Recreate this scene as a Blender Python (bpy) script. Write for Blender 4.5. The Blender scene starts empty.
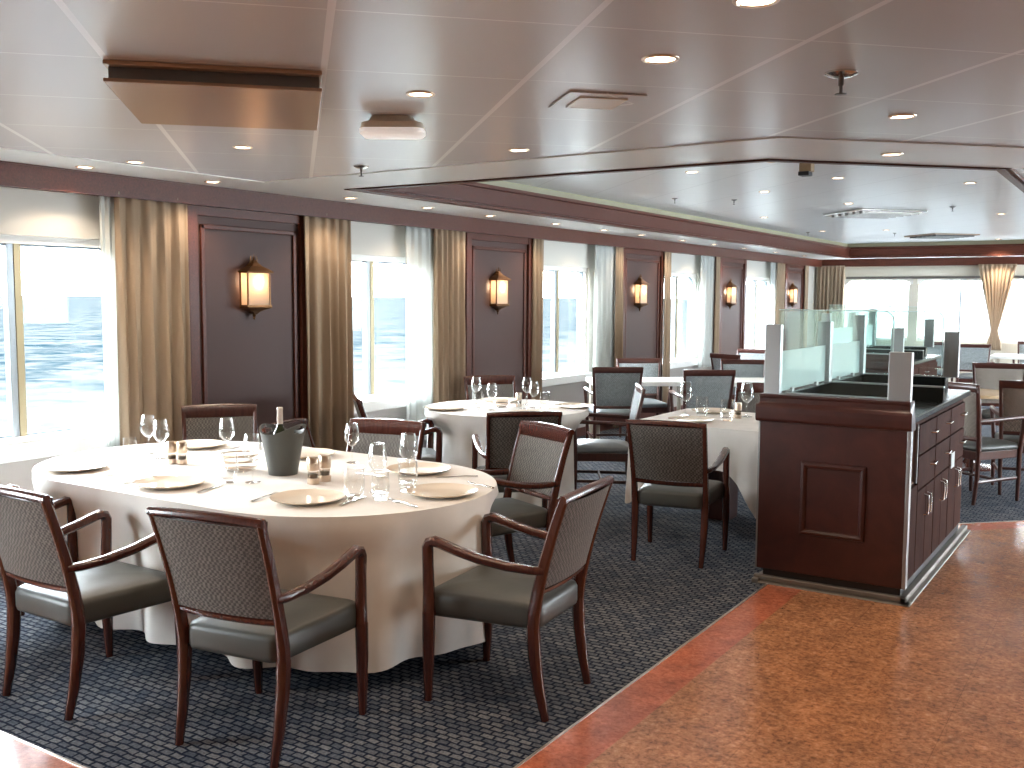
import bpy, math, random
from math import sin, cos, pi, radians, hypot, atan2
from mathutils import Vector, Matrix
random.seed(7)
C = bpy.context.scene.collection

# ------------------------------------------------------------------ camera
F, PX, PY = 995.0, 1024, 768
EYE = 1.65
pitch = math.atan(87.2 / F); yaw = radians(32.8); roll = math.atan(.0055)
fw = Vector((-sin(yaw) * cos(pitch), cos(yaw) * cos(pitch), -sin(pitch)))
r0 = Vector((cos(yaw), sin(yaw), 0)); u0 = r0.cross(fw)
rt = r0 * cos(roll) + u0 * sin(roll); up = u0 * cos(roll) - r0 * sin(roll)
cd = bpy.data.cameras.new('camera'); cam = bpy.data.objects.new('camera', cd); C.objects.link(cam)
cd.sensor_width = 36; cd.lens = F * 36 / PX; cd.clip_end = 20000; cd.clip_start = .05
m = Matrix((rt, up, -fw)).transposed().to_4x4(); m.translation = Vector((0, 0, EYE))
cam.matrix_world = m
bpy.context.scene.camera = cam

# ------------------------------------------------------------------ materials
M = {}
def newmat(n):
    mt = bpy.data.materials.new(n); mt.use_nodes = True
    nt = mt.node_tree; b = nt.nodes['Principled BSDF']
    M[n] = mt
    return mt, nt, b
def N(nt, t, **k):
    n = nt.nodes.new(t)
    for a, v in k.items():
        if hasattr(n, a): setattr(n, a, v)
        else: n.inputs[a.replace('_', ' ')].default_value = v
    return n
def simple(n, col, rough=.5, metal=0, spec=.5, **k):
    mt, nt, b = newmat(n)
    b.inputs['Base Color'].default_value = (*col, 1); b.inputs['Roughness'].default_value = rough
    b.inputs['Metallic'].default_value = metal; b.inputs['Specular IOR Level'].default_value = spec
    for a, v in k.items(): b.inputs[a.replace('_', ' ')].default_value = v
    return mt
def ramp(nt, src, stops):
    r = nt.nodes.new('ShaderNodeValToRGB')
    e = r.color_ramp.elements
    while len(e) < len(stops): e.new(.5)
    for i, (p, c) in enumerate(stops): e[i].position = p; e[i].color = (*c, 1)
    nt.links.new(src, r.inputs[0]); return r
def coords(nt, scale=(1, 1, 1), rot=(0, 0, 0), kind='Object'):
    tc = nt.nodes.new('ShaderNodeTexCoord'); mp = nt.nodes.new('ShaderNodeMapping')
    mp.inputs['Scale'].default_value = scale; mp.inputs['Rotation'].default_value = rot
    nt.links.new(tc.outputs[kind], mp.inputs['Vector']); return mp.outputs[0]
def bump(nt, b, h, strength=.2, dist=.01):
    bp = nt.nodes.new('ShaderNodeBump'); bp.inputs['Strength'].default_value = strength; bp.inputs['Distance'].default_value = dist
    nt.links.new(h, bp.inputs['Height']); nt.links.new(bp.outputs[0], b.inputs['Normal'])
def wood(n, c1, c2, rough=.28, scale=(3, 3, 40), spec=.5, coat=0):
    mt, nt, b = newmat(n); co = coords(nt, scale)
    no = N(nt, 'ShaderNodeTexNoise', Scale=2.2, Detail=5, Roughness=.6, Distortion=.6); nt.links.new(co, no.inputs['Vector'])
    r = ramp(nt, no.outputs['Fac'], [(.3, c1), (.7, c2)]); nt.links.new(r.outputs[0], b.inputs['Base Color'])
    b.inputs['Roughness'].default_value = rough; b.inputs['Specular IOR Level'].default_value = spec
    b.inputs['Coat Weight'].default_value = coat; b.inputs['Coat Roughness'].default_value = .15
    return mt
wood('mahogany', (.070, .020, .012), (.125, .036, .021), .38, (2, 40, 40), spec=.26)       # valance, fascias (grain along y? stretched)
wood('chair_wood', (.046, .0115, .0075), (.085, .022, .0135), .27, (30, 30, 4), coat=.4)
wood('dark_chair_wood', (.046, .014, .010), (.076, .023, .016), .28, (30, 30, 4), coat=.2)
wood('counter_wood', (.034, .0085, .006), (.062, .016, .011), .33, (3, 30, 3))
wood('cabinet_wood', (.046, .018, .013), (.068, .027, .019), .65, (30, 3, 3), spec=.04)
wood('light_table_wood', (.50, .34, .19), (.60, .43, .26), .3, (6, 30, 6))
simple('panel_field', (.085, .044, .037), .5, spec=.25)
simple('wall_white', (.60, .58, .53), .6)
simple('wall_cream', (.66, .62, .52), .6)
simple('wall_beige', (.43, .39, .36), .55)
simple('wall_dim', (.28, .23, .19), .6)
simple('sill_white', (.78, .78, .76), .4)
simple('frame_alu', (.36, .40, .43), .4, .5)
simple('mullion_tan', (.42, .36, .22), .45, .3)
simple('seal_dark', (.22, .27, .32), .5)
simple('steel', (.40, .40, .39), .42, 1.0)
simple('strip_steel', (.26, .235, .21), .5, .8)
simple('dark_steel', (.20, .19, .18), .35, .9)
simple('silver', (.72, .70, .67), .18, 1.0)
simple('bronze', (.16, .075, .03), .4, .85)
simple('brass_strip', (.70, .62, .55), .3, .9)
simple('black_plinth', (.012, .008, .007), .5)
simple('black_plastic', (.02, .02, .022), .4)
simple('granite_black', (.014, .016, .015), .24, spec=.45)
simple('porcelain', (.80, .695, .565), .14, spec=.6)
simple('bucket_plastic', (.068, .068, .060), .45)
simple('bottle_glass', (.02, .035, .008), .08, spec=.8)
simple('bottle_capsule', (.72, .62, .54), .35)
simple('steel_warm', (.66, .52, .40), .3, 1.0)
simple('pepper', (.20, .165, .13), .6)
simple('ceiling_white', (.70, .70, .68), .32, spec=.7)
simple('backdrop_grey', (.12, .125, .13), .7)
simple('cove_olive', (.36, .34, .23), .5)
simple('fixture_cream', (.72, .66, .56), .35)
simple('fixture_brown', (.42, .31, .23), .25)
simple('box_tan', (.36, .27, .16), .45)
simple('rubber', (.03, .03, .03), .6)
simple('paper', (.62, .68, .68), .6)
simple('cloth_plain', (.80, .79, .77), .8)
simple('tabletop_white', (.80, .78, .73), .4)
simple('table_leg_beige', (.50, .44, .35), .5)
simple('dark_void', (.008, .008, .008), .8)
simple('napkin_blue', (.30, .38, .50), .7)

def fabric(n, c1, c2, scale, rough=.85, b2=.25):
    mt, nt, b = newmat(n); co = coords(nt, (1, 1, 1))
    ck = N(nt, 'ShaderNodeTexChecker', Scale=scale); nt.links.new(co, ck.inputs['Vector'])
    no = N(nt, 'ShaderNodeTexNoise', Scale=60, Detail=3); nt.links.new(co, no.inputs['Vector'])
    ck.inputs['Color1'].default_value = (*c1, 1); ck.inputs['Color2'].default_value = (*c2, 1)
    mx = N(nt, 'ShaderNodeMixRGB', blend_type='MULTIPLY', Fac=.55)
    rr = ramp(nt, no.outputs['Fac'], [(.3, (.45, .45, .45)), (.7, (1.25, 1.25, 1.25))])
    nt.links.new(ck.outputs['Color'], mx.inputs[1]); nt.links.new(rr.outputs[0], mx.inputs[2])
    nt.links.new(mx.outputs[0], b.inputs['Base Color'])
    b.inputs['Roughness'].default_value = rough; b.inputs['Sheen Weight'].default_value = .15
    bump(nt, b, ck.outputs['Fac'], b2, .003)
    return mt
fabric('tweed', (.160, .142, .124), (.058, .049, .041), 92)
fabric('tweed_blue', (.30, .325, .325), (.19, .21, .215), 100)
fabric('tweed_beige', (.36, .32, .275), (.22, .19, .16), 92)
def vinyl(n, col, rough):
    mt, nt, b = newmat(n); co = coords(nt)
    no = N(nt, 'ShaderNodeTexNoise', Scale=45, Detail=4); nt.links.new(co, no.inputs['Vector'])
    b.inputs['Base Color'].default_value = (*col, 1); b.inputs['Roughness'].default_value = rough
    bump(nt, b, no.outputs['Fac'], .12, .004); return mt
vinyl('seat_vinyl', (.062, .066, .060), .42)
vinyl('seat_vinyl_blue', (.15, .165, .17), .38)

def linen():
    mt, nt, b = newmat('linen'); co = coords(nt)
    no = N(nt, 'ShaderNodeTexNoise', Scale=9, Detail=4); nt.links.new(co, no.inputs['Vector'])
    r = ramp(nt, no.outputs['Fac'], [(.25, (.68, .64, .59)), (.75, (.76, .72, .675))]); nt.links.new(r.outputs[0], b.inputs['Base Color'])
    b.inputs['Roughness'].default_value = .75; b.inputs['Specular IOR Level'].default_value = .25
    bump(nt, b, no.outputs['Fac'], .15, .01)
linen()
def curtain_mat(n, col, trans, alpha=0):
    mt, nt, b = newmat(n)
    out = nt.nodes['Material Output']; nt.nodes.remove(b)
    d = N(nt, 'ShaderNodeBsdfDiffuse'); t = N(nt, 'ShaderNodeBsdfTranslucent'); mx = N(nt, 'ShaderNodeMixShader', Fac=trans)
    d.inputs[0].default_value = (*col, 1); t.inputs[0].default_value = (*col, 1)
    nt.links.new(d.outputs[0], mx.inputs[1]); nt.links.new(t.outputs[0], mx.inputs[2])
    last = mx.outputs[0]
    if alpha:
        tr = N(nt, 'ShaderNodeBsdfTransparent'); m2 = N(nt, 'ShaderNodeMixShader', Fac=alpha)
        nt.links.new(last, m2.inputs[1]); nt.links.new(tr.outputs[0], m2.inputs[2]); last = m2.outputs[0]
    nt.links.new(last, out.inputs[0]); return mt
curtain_mat('curtain_gold', (.35, .262, .185), .10)
curtain_mat('sheer_white', (.66, .68, .66), .35, .2)
def glassmat(n, tint=(1, 1, 1), ior=1.5, frost=0, frostcol=(.8, .9, .88), edge=5):
    mt, nt, b = newmat(n); out = nt.nodes['Material Output']; nt.nodes.remove(b)
    tr = N(nt, 'ShaderNodeBsdfTransparent'); tr.inputs[0].default_value = (*tint, 1)
    gl = N(nt, 'ShaderNodeBsdfGlossy', Roughness=.02)
    ge = N(nt, 'ShaderNodeNewGeometry'); dt = N(nt, 'ShaderNodeVectorMath', operation='DOT_PRODUCT'); nt.links.new(ge.outputs['Normal'], dt.inputs[0]); nt.links.new(ge.outputs['Incoming'], dt.inputs[1])
    ab = N(nt, 'ShaderNodeMath', operation='ABSOLUTE'); nt.links.new(dt.outputs['Value'], ab.inputs[0])
    om = N(nt, 'ShaderNodeMath', operation='SUBTRACT'); om.inputs[0].default_value = 1; nt.links.new(ab.outputs[0], om.inputs[1])
    pw = N(nt, 'ShaderNodeMath', operation='POWER'); nt.links.new(om.outputs[0], pw.inputs[0]); pw.inputs[1].default_value = edge
    f0 = ((ior-1)/(ior+1))**2
    fr = N(nt, 'ShaderNodeMath', operation='MULTIPLY_ADD'); nt.links.new(pw.outputs[0], fr.inputs[0]); fr.inputs[1].default_value = 1-f0; fr.inputs[2].default_value = f0
    gl.inputs[0].default_value = (.95, .97, .97, 1)
    base = tr.outputs[0]
    if frost:
        d = N(nt, 'ShaderNodeBsdfDiffuse'); d.inputs[0].default_value = (*frostcol, 1)
        t = N(nt, 'ShaderNodeBsdfTranslucent'); t.inputs[0].default_value = (*frostcol, 1)
        a = N(nt, 'ShaderNodeMixShader', Fac=.5); nt.links.new(d.outputs[0], a.inputs[1]); nt.links.new(t.outputs[0], a.inputs[2])
        c = N(nt, 'ShaderNodeMixShader', Fac=frost); nt.links.new(base, c.inputs[1]); nt.links.new(a.outputs[0], c.inputs[2]); base = c.outputs[0]
    mx = N(nt, 'ShaderNodeMixShader')
    nt.links.new(fr.outputs[0], mx.inputs[0]); nt.links.new(base, mx.inputs[1]); nt.links.new(gl.outputs[0], mx.inputs[2])
    nt.links.new(mx.outputs[0], out.inputs[0]); return mt
glassmat('window_glass', (.97, .99, .99), 1.18)
glassmat('guard_glass', (.93, .975, .965), 1.35)
glassmat('frosted_glass', (1, 1, 1), 1.4, .86, (.80, .92, .90))
glassmat('stem_glass', (.975, .975, .97), 1.5, edge=2.6)
glassmat('smoked_glass', (.72, .66, .60), 1.5)
def shade_mat():
    mt, nt, b = newmat('lamp_shade'); out = nt.nodes['Material Output']; nt.nodes.remove(b)
    d = N(nt, 'ShaderNodeBsdfDiffuse'); t = N(nt, 'ShaderNodeBsdfTranslucent'); mx = N(nt, 'ShaderNodeMixShader', Fac=.55)
    d.inputs[0].default_value = (.85, .74, .62, 1); t.inputs[0].default_value = (.95, .80, .64, 1)
    nt.links.new(d.outputs[0], mx.inputs[1]); nt.links.new(t.outputs[0], mx.inputs[2]); nt.links.new(mx.outputs[0], out.inputs[0])
shade_mat()
def emit(n, col, s):
    mt, nt, b = newmat(n); b.inputs['Base Color'].default_value = (*col, 1)
    b.inputs['Emission Color'].default_value = (*col, 1); b.inputs['Emission Strength'].default_value = s; return mt
emit('bulb', (1, .72, .46), 42)
emit('downlight_glow', (1, .74, .52), 6)
emit('tube_glow', (1, .97, .93), .16)

def carpet():
    mt, nt, b = newmat('carpet'); co = coords(nt, (1, 1, 1))
    br = N(nt, 'ShaderNodeTexBrick', offset=.5, squash=1.0)
    wn = N(nt, 'ShaderNodeTexNoise', Scale=14, Detail=2); nt.links.new(co, wn.inputs['Vector'])
    wv = N(nt, 'ShaderNodeVectorMath', operation='MULTIPLY_ADD'); nt.links.new(wn.outputs['Color'], wv.inputs[0]); wv.inputs[1].default_value = (.03, .022, 0); nt.links.new(co, wv.inputs[2])
    nt.links.new(wv.outputs[0], br.inputs['Vector'])
    for k, v in (('Scale', 1.0), ('Mortar Size', .0072), ('Mortar Smooth', .6), ('Brick Width', .056), ('Row Height', .034), ('Bias', 0)): br.inputs[k].default_value = v
    br.inputs['Color1'].default_value = (.19, .192, .20, 1); br.inputs['Color2'].default_value = (.076, .088, .110, 1); br.inputs['Mortar'].default_value = (.009, .014, .030, 1)
    no = N(nt, 'ShaderNodeTexNoise', Scale=90, Detail=3); nt.links.new(co, no.inputs['Vector'])
    mx = N(nt, 'ShaderNodeMixRGB', blend_type='MULTIPLY', Fac=.8)
    rr = ramp(nt, no.outputs['Fac'], [(.3, (.4, .4, .4)), (.7, (1.3, 1.3, 1.3))])
    nt.links.new(br.outputs[0], mx.inputs[1]); nt.links.new(rr.outputs[0], mx.inputs[2]); nt.links.new(mx.outputs[0], b.inputs['Base Color'])
    b.inputs['Roughness'].default_value = .95; b.inputs['Specular IOR Level'].default_value = .1
    bump(nt, b, br.outputs['Fac'], -.4, .006)
carpet()
def granite(n, cols, rough):
    mt, nt, b = newmat(n); co = coords(nt)
    a = N(nt, 'ShaderNodeTexNoise', Scale=42, Detail=6, Roughness=.75, Distortion=.4); nt.links.new(co, a.inputs['Vector'])
    v = N(nt, 'ShaderNodeTexNoise', Scale=7, Detail=3); nt.links.new(co, v.inputs['Vector'])
    r = ramp(nt, a.outputs['Fac'], [(.30, cols[0]), (.46, cols[1]), (.58, cols[2]), (.72, cols[3])])
    mx = N(nt, 'ShaderNodeMixRGB', blend_type='MULTIPLY', Fac=.6)
    rr = ramp(nt, v.outputs['Fac'], [(.32, (.55, .56, .58)), (.68, (1.2, 1.14, 1.08))])
    nt.links.new(r.outputs[0], mx.inputs[1]); nt.links.new(rr.outputs[0], mx.inputs[2])
    br = N(nt, 'ShaderNodeTexBrick', offset=0.0); nt.links.new(coords(nt, (1, 1, 1), (0, 0, 0)), br.inputs['Vector'])
    for k, vv in (('Scale', 1.0), ('Mortar Size', .0012), ('Brick Width', .6), ('Row Height', .6)): br.inputs[k].default_value = vv
    br.inputs['Color1'].default_value = br.inputs['Color2'].default_value = (1, 1, 1, 1); br.inputs['Mortar'].default_value = (.62, .60, .58, 1)
    m2 = N(nt, 'ShaderNodeMixRGB', blend_type='MULTIPLY', Fac=1); nt.links.new(mx.outputs[0], m2.inputs[1]); nt.links.new(br.outputs[0], m2.inputs[2])
    nt.links.new(m2.outputs[0], b.inputs['Base Color']); b.inputs['Roughness'].default_value = rough
    b.inputs['Specular IOR Level'].default_value = .55
granite('granite_tan', [(.10, .046, .025), (.36, .152, .068), (.52, .232, .106), (.66, .37, .22)], .25)
granite('granite_red', [(.26, .075, .038), (.44, .125, .062), (.54, .165, .085), (.60, .23, .13)], .25)
def ceiling_mat(n, base, seam, cellu, offu, cellw, offw, width, rough=.27, spec=.9):
    # plain painted panels, seams on a grid turned 45 degrees
    mt, nt, b = newmat(n); tc = N(nt, 'ShaderNodeTexCoord'); sp = N(nt, 'ShaderNodeSeparateXYZ'); nt.links.new(tc.outputs['Object'], sp.inputs[0])
    def mth(op, a, bb, c=None):
        q = N(nt, 'ShaderNodeMath', operation=op)
        for i, x in enumerate((a, bb, c)):
            if x is None: continue
            if isinstance(x, (int, float)): q.inputs[i].default_value = x
            else: nt.links.new(x, q.inputs[i])
        return q.outputs[0]
    s = mth('MULTIPLY', mth('ADD', sp.outputs[0], sp.outputs[1]), .70711)
    w = mth('MULTIPLY', mth('SUBTRACT', sp.outputs[1], sp.outputs[0]), .70711)
    def line(v, cell, off, wd):
        fr = mth('FRACT', mth('DIVIDE', mth('SUBTRACT', v, off - wd / 2), cell), 0)
        return mth('LESS_THAN', fr, wd / cell)
    lu = line(s, cellu, offu, width); lw = line(w, cellw, offw, .007)
    ln = mth('MAXIMUM', lu, lw)
    mx = N(nt, 'ShaderNodeMixRGB'); mx.inputs[1].default_value = (*base, 1); mx.inputs[2].default_value = (*seam, 1)
    nt.links.new(ln, mx.inputs[0]); nt.links.new(mx.outputs[0], b.inputs['Base Color'])
    no = N(nt, 'ShaderNodeTexNoise', Scale=1.3, Detail=1); nt.links.new(tc.outputs['Object'], no.inputs['Vector'])
    bump(nt, b, no.outputs['Fac'], .06, .05)
    b.inputs['Roughness'].default_value = rough; b.inputs['Specular IOR Level'].default_value = spec
    return mt
ceiling_mat('ceiling_panels', (.55, .54, .54), (.74, .73, .72), .695, .1, .72, 2.77, .022)
ceiling_mat('tray_panels', (.78, .80, .81), (.62, .63, .64), .695, .1, .72, 2.77, .012, .34, .80)
def sea_mat():
    mt, nt, b = newmat('sea_water'); co = coords(nt, (1, 1, 1))
    big = N(nt, 'ShaderNodeTexNoise', Scale=.15, Detail=8, Roughness=.62, Distortion=.5); nt.links.new(coords(nt, (.8, .9, 1)), big.inputs['Vector'])
    r = ramp(nt, big.outputs['Fac'], [(.34, (.0028, .0068, .0094)), (.42, (.0078, .0124, .0146)), (.49, (.0140, .0168, .0178)), (.58, (.025, .026, .026))])
    # churned foam near the hull
    tc = N(nt, 'ShaderNodeTexCoord'); sp = N(nt, 'ShaderNodeSeparateXYZ'); nt.links.new(tc.outputs['Object'], sp.inputs[0])
    mr = N(nt, 'ShaderNodeMapRange'); nt.links.new(sp.outputs[0], mr.inputs[0])
    mr.inputs[1].default_value = -190; mr.inputs[2].default_value = -45; mr.inputs[3].default_value = 0; mr.inputs[4].default_value = 1
    n2 = N(nt, 'ShaderNodeTexNoise', Scale=.12, Detail=6); nt.links.new(co, n2.inputs['Vector'])
    ad = N(nt, 'ShaderNodeMath', operation='MULTIPLY_ADD'); nt.links.new(n2.outputs['Fac'], ad.inputs[0]); ad.inputs[1].default_value = 1.6; 
    sb = N(nt, 'ShaderNodeMath', operation='SUBTRACT'); nt.links.new(mr.outputs[0], sb.inputs[0]); sb.inputs[1].default_value = .95
    nt.links.new(sb.outputs[0], ad.inputs[2]); ad.use_clamp = True
    mx = N(nt, 'ShaderNodeMixRGB'); nt.links.new(ad.outputs[0], mx.inputs[0]); nt.links.new(r.outputs[0], mx.inputs[1]); mx.inputs[2].default_value = (.036, .037, .037, 1)
    nt.links.new(mx.outputs[0], b.inputs['Base Color']); b.inputs['Roughness'].default_value = .9; b.inputs['Specular IOR Level'].default_value = 0
sea_mat()

# ------------------------------------------------------------------ mesh helpers
class MB:
    def __init__(s): s.v = []; s.f = []
    def box(s, a, b):
        x0, y0, z0 = (min(a[i], b[i]) for i in range(3)); x1, y1, z1 = (max(a[i], b[i]) for i in range(3))
        n = len(s.v); s.v += [(x0,y0,z0),(x1,y0,z0),(x1,y1,z0),(x0,y1,z0),(x0,y0,z1),(x1,y0,z1),(x1,y1,z1),(x0,y1,z1)]
        s.f += [tuple(n + i for i in q) for q in ((3,2,1,0),(4,5,6,7),(0,1,5,4),(1,2,6,5),(2,3,7,6),(3,0,4,7))]
        return s
    def ring(s, pts):
        n = len(s.v); s.v += [tuple(p) for p in pts]; return list(range(n, n + len(pts)))
    def skin(s, a, b, closed=True):
        k = len(a)
        for i in range(k if closed else k - 1):
            j = (i + 1) % k; s.f.append((a[i], a[j], b[j], b[i]))
    def cap(s, a, flip=False): s.f.append(tuple(reversed(a)) if flip else tuple(a))
    def prism(s, poly, z0, z1):
        a = s.ring([(x, y, z0) for x, y in poly]); b = s.ring([(x, y, z1) for x, y in poly])
        s.skin(a, b); s.cap(a, True); s.cap(b); return s
    def lathe(s, prof, c=(0, 0, 0), n=32, sx=1, sy=1, cap0=False, cap1=False):
        rs = []
        for r, z in prof:
            rs.append(s.ring([(c[0] + sx * r * cos(2*pi*i/n), c[1] + sy * r * sin(2*pi*i/n), c[2] + z) for i in range(n)]))
        for a, b in zip(rs, rs[1:]): s.skin(a, b)
        if cap0: s.cap(rs[0], True)
        if cap1: s.cap(rs[-1])
        return s
    def sweep(s, pts, sizes, ref=(1, 0, 0), ch=.28):
        # rounded-rectangle section swept along a path: size = (along ref, across)
        pts = [Vector(p) for p in pts]; ref = Vector(ref)
        if not isinstance(sizes, list): sizes = [sizes] * len(pts)
        rs = []
        for i, p in enumerate(pts):
            t = (pts[min(i+1, len(pts)-1)] - pts[max(i-1, 0)]).normalized()
            b = t.cross(ref); b = b.normalized() if b.length > 1e-6 else Vector((0, 1, 0)); a = b.cross(t).normalized()
            w, d = sizes[i][0] / 2, sizes[i][1] / 2; c = min(w, d) * ch * 2
            q = [(w, d-c), (w, -d+c), (w-c, -d), (-w+c, -d), (-w, -d+c), (-w, d-c), (-w+c, d), (w-c, d)]
            rs.append(s.ring([p + a*x + b*y for x, y in q]))
        for a, b in zip(rs, rs[1:]): s.skin(a, b)
        s.cap(rs[0], True); s.cap(rs[-1]); return s
    def tube(s, pts, r, n=8):
        pts = [Vector(p) for p in pts]; rs = []
        if not isinstance(r, list): r = [r] * len(pts)
        for i, p in enumerate(pts):
            t = (pts[min(i+1, len(pts)-1)] - pts[max(i-1, 0)]).normalized()
            ref = Vector((0, 0, 1)) if abs(t.z) < .9 else Vector((1, 0, 0))
            a = t.cross(ref).normalized(); b = t.cross(a)
            rs.append(s.ring([p + a*r[i]*cos(2*pi*k/n) + b*r[i]*sin(2*pi*k/n) for k in range(n)]))
        for a, b in zip(rs, rs[1:]): s.skin(a, b)
        s.cap(rs[0], True); s.cap(rs[-1]); return s
    def build(s, name, mat, parent=None, smooth=False, bevel=0, sub=0, solid=0, loc=None, rotz=None):
        me = bpy.data.meshes.new(name); me.from_pydata(s.v, [], s.f); me.validate()
        import bmesh
        bm = bmesh.new(); bm.from_mesh(me); bmesh.ops.recalc_face_normals(bm, faces=bm.faces); bm.to_mesh(me); bm.free()
        me.materials.append(M[mat])
        o = bpy.data.objects.new(name, me); C.objects.link(o)
        if smooth:
            for p in me.polygons: p.use_smooth = True
        if solid:
            md = o.modifiers.new('solid', 'SOLIDIFY'); md.thickness = solid; md.offset = 0
        if bevel:
            md = o.modifiers.new('bevel', 'BEVEL'); md.width = bevel; md.segments = 2; md.limit_method = 'ANGLE'; md.angle_limit = radians(40)
        if sub:
            md = o.modifiers.new('sub', 'SUBSURF'); md.levels = md.render_levels = sub
        if smooth and not sub:
            me.set_sharp_from_angle(angle=radians(45))
        if parent: o.parent = parent
        if loc: o.location = loc
        if rotz is not None: o.rotation_euler.z = rotz
        return o
def BX(a, b): return MB().box(a, b)
def tag(o, label, cat, group=None, kind=None):
    o['label'] = label; o['category'] = cat
    if group: o['group'] = group
    if kind: o['kind'] = kind
    return o
def thing(name, label, cat, loc=(0, 0, 0), rz=0, group=None):
    o = bpy.data.objects.new(name, None); C.objects.link(o); o.location = loc; o.rotation_euler.z = rz
    o.empty_display_size = .1
    return tag(o, label, cat, group)
def struct(name, mb, mat, label, cat, **k):
    o = mb.build(name, mat, **k); o['kind'] = 'structure'; o['label'] = label; o['category'] = cat; return o
def dup(root, loc, rz, label, group=None, sc=None):
    r = root.copy(); C.objects.link(r); r.location = loc; r.rotation_euler.z = rz; r['label'] = label
    if sc: r.scale = sc
    if group: r['group'] = group
    for ch in list(root.children):
        c = ch.copy(); C.objects.link(c); c.parent = r
        for g in list(ch.children):
            d = g.copy(); C.objects.link(d); d.parent = c
    return r
def bez(p0, p1, p2, n):
    return [tuple((1-t)**2*a + 2*t*(1-t)*b + t*t*c for a, b, c in zip(p0, p1, p2)) for t in [i/n for i in range(n+1)]]

# ------------------------------------------------------------------ chairs
def slab_seat(back_y, front_y, wb, wf, z0, z1, crown, rc=.05):
    mb = MB()
    def outline(ins, z, k=6):
        pts = []
        cs = [(-wb+ins, back_y+ins), (wb-ins, back_y+ins), (wf-ins, front_y-ins), (-wf+ins, front_y-ins)]
        for i, (cx, cy) in enumerate(cs):
            sx = 1 if cx > 0 else -1; sy = 1 if i >= 2 else -1
            r = max(rc - ins*.3, .02); ccx, ccy = cx - sx*r, cy - sy*r
            a0 = [pi, -pi/2, 0, pi/2][i]
            for j in range(k+1):
                a = a0 + (pi/2)*j/k; pts.append((ccx + r*cos(a), ccy + r*sin(a), z))
        return pts
    lv = [(.018, z0), (.004, z0+.008), (0, z0+.022), (0, z1-.025), (.006, z1-.008), (.02, z1), (.07, z1+crown*.55), (.13, z1+crown*.9)]
    rs = [mb.ring(outline(i, z)) for i, z in lv]
    for a, b in zip(rs, rs[1:]): mb.skin(a, b)
    mb.cap(rs[0], True)
    n = len(mb.v); mb.v.append((0, (back_y+front_y)/2, z1+crown)); r = rs[-1]
    for i in range(len(r)): mb.f.append((r[i], r[(i+1) % len(r)], n))
    return mb
def back_pad(x0, x1, z0, z1, yf, th, nx=10, nz=8, bow=.02):
    # padded panel between the uprights: half width x0 at z0, x1 at z1; yf(z) its mid depth
    mb = MB(); F_, B_ = [], []
    for j in range(nz+1):
        t = j/nz; z = z0+(z1-z0)*t; hw = x0+(x1-x0)*t
        for side, lst in ((1, F_), (-1, B_)):
            row = []
            for i in range(nx+1):
                u = -1+2*i/nx; e = max(0, 1-u**8)*max(0, 1-(2*t-1)**8)
                row.append((u*hw, yf(z)-bow*(1-u*u) + side*(th/2)*(.35+.65*e), z))
            lst.append(mb.ring(row))
    for L, fl in ((F_, 0), (B_, 1)):
        for a, b in zip(L, L[1:]): mb.skin(a, b, False)
    for a, b in ((F_[0], B_[0]), (F_[-1], B_[-1])): mb.skin(a, b, False)
    for k in (0, -1): mb.skin([r[k] for r in F_], [r[k] for r in B_], False)
    return mb
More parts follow.
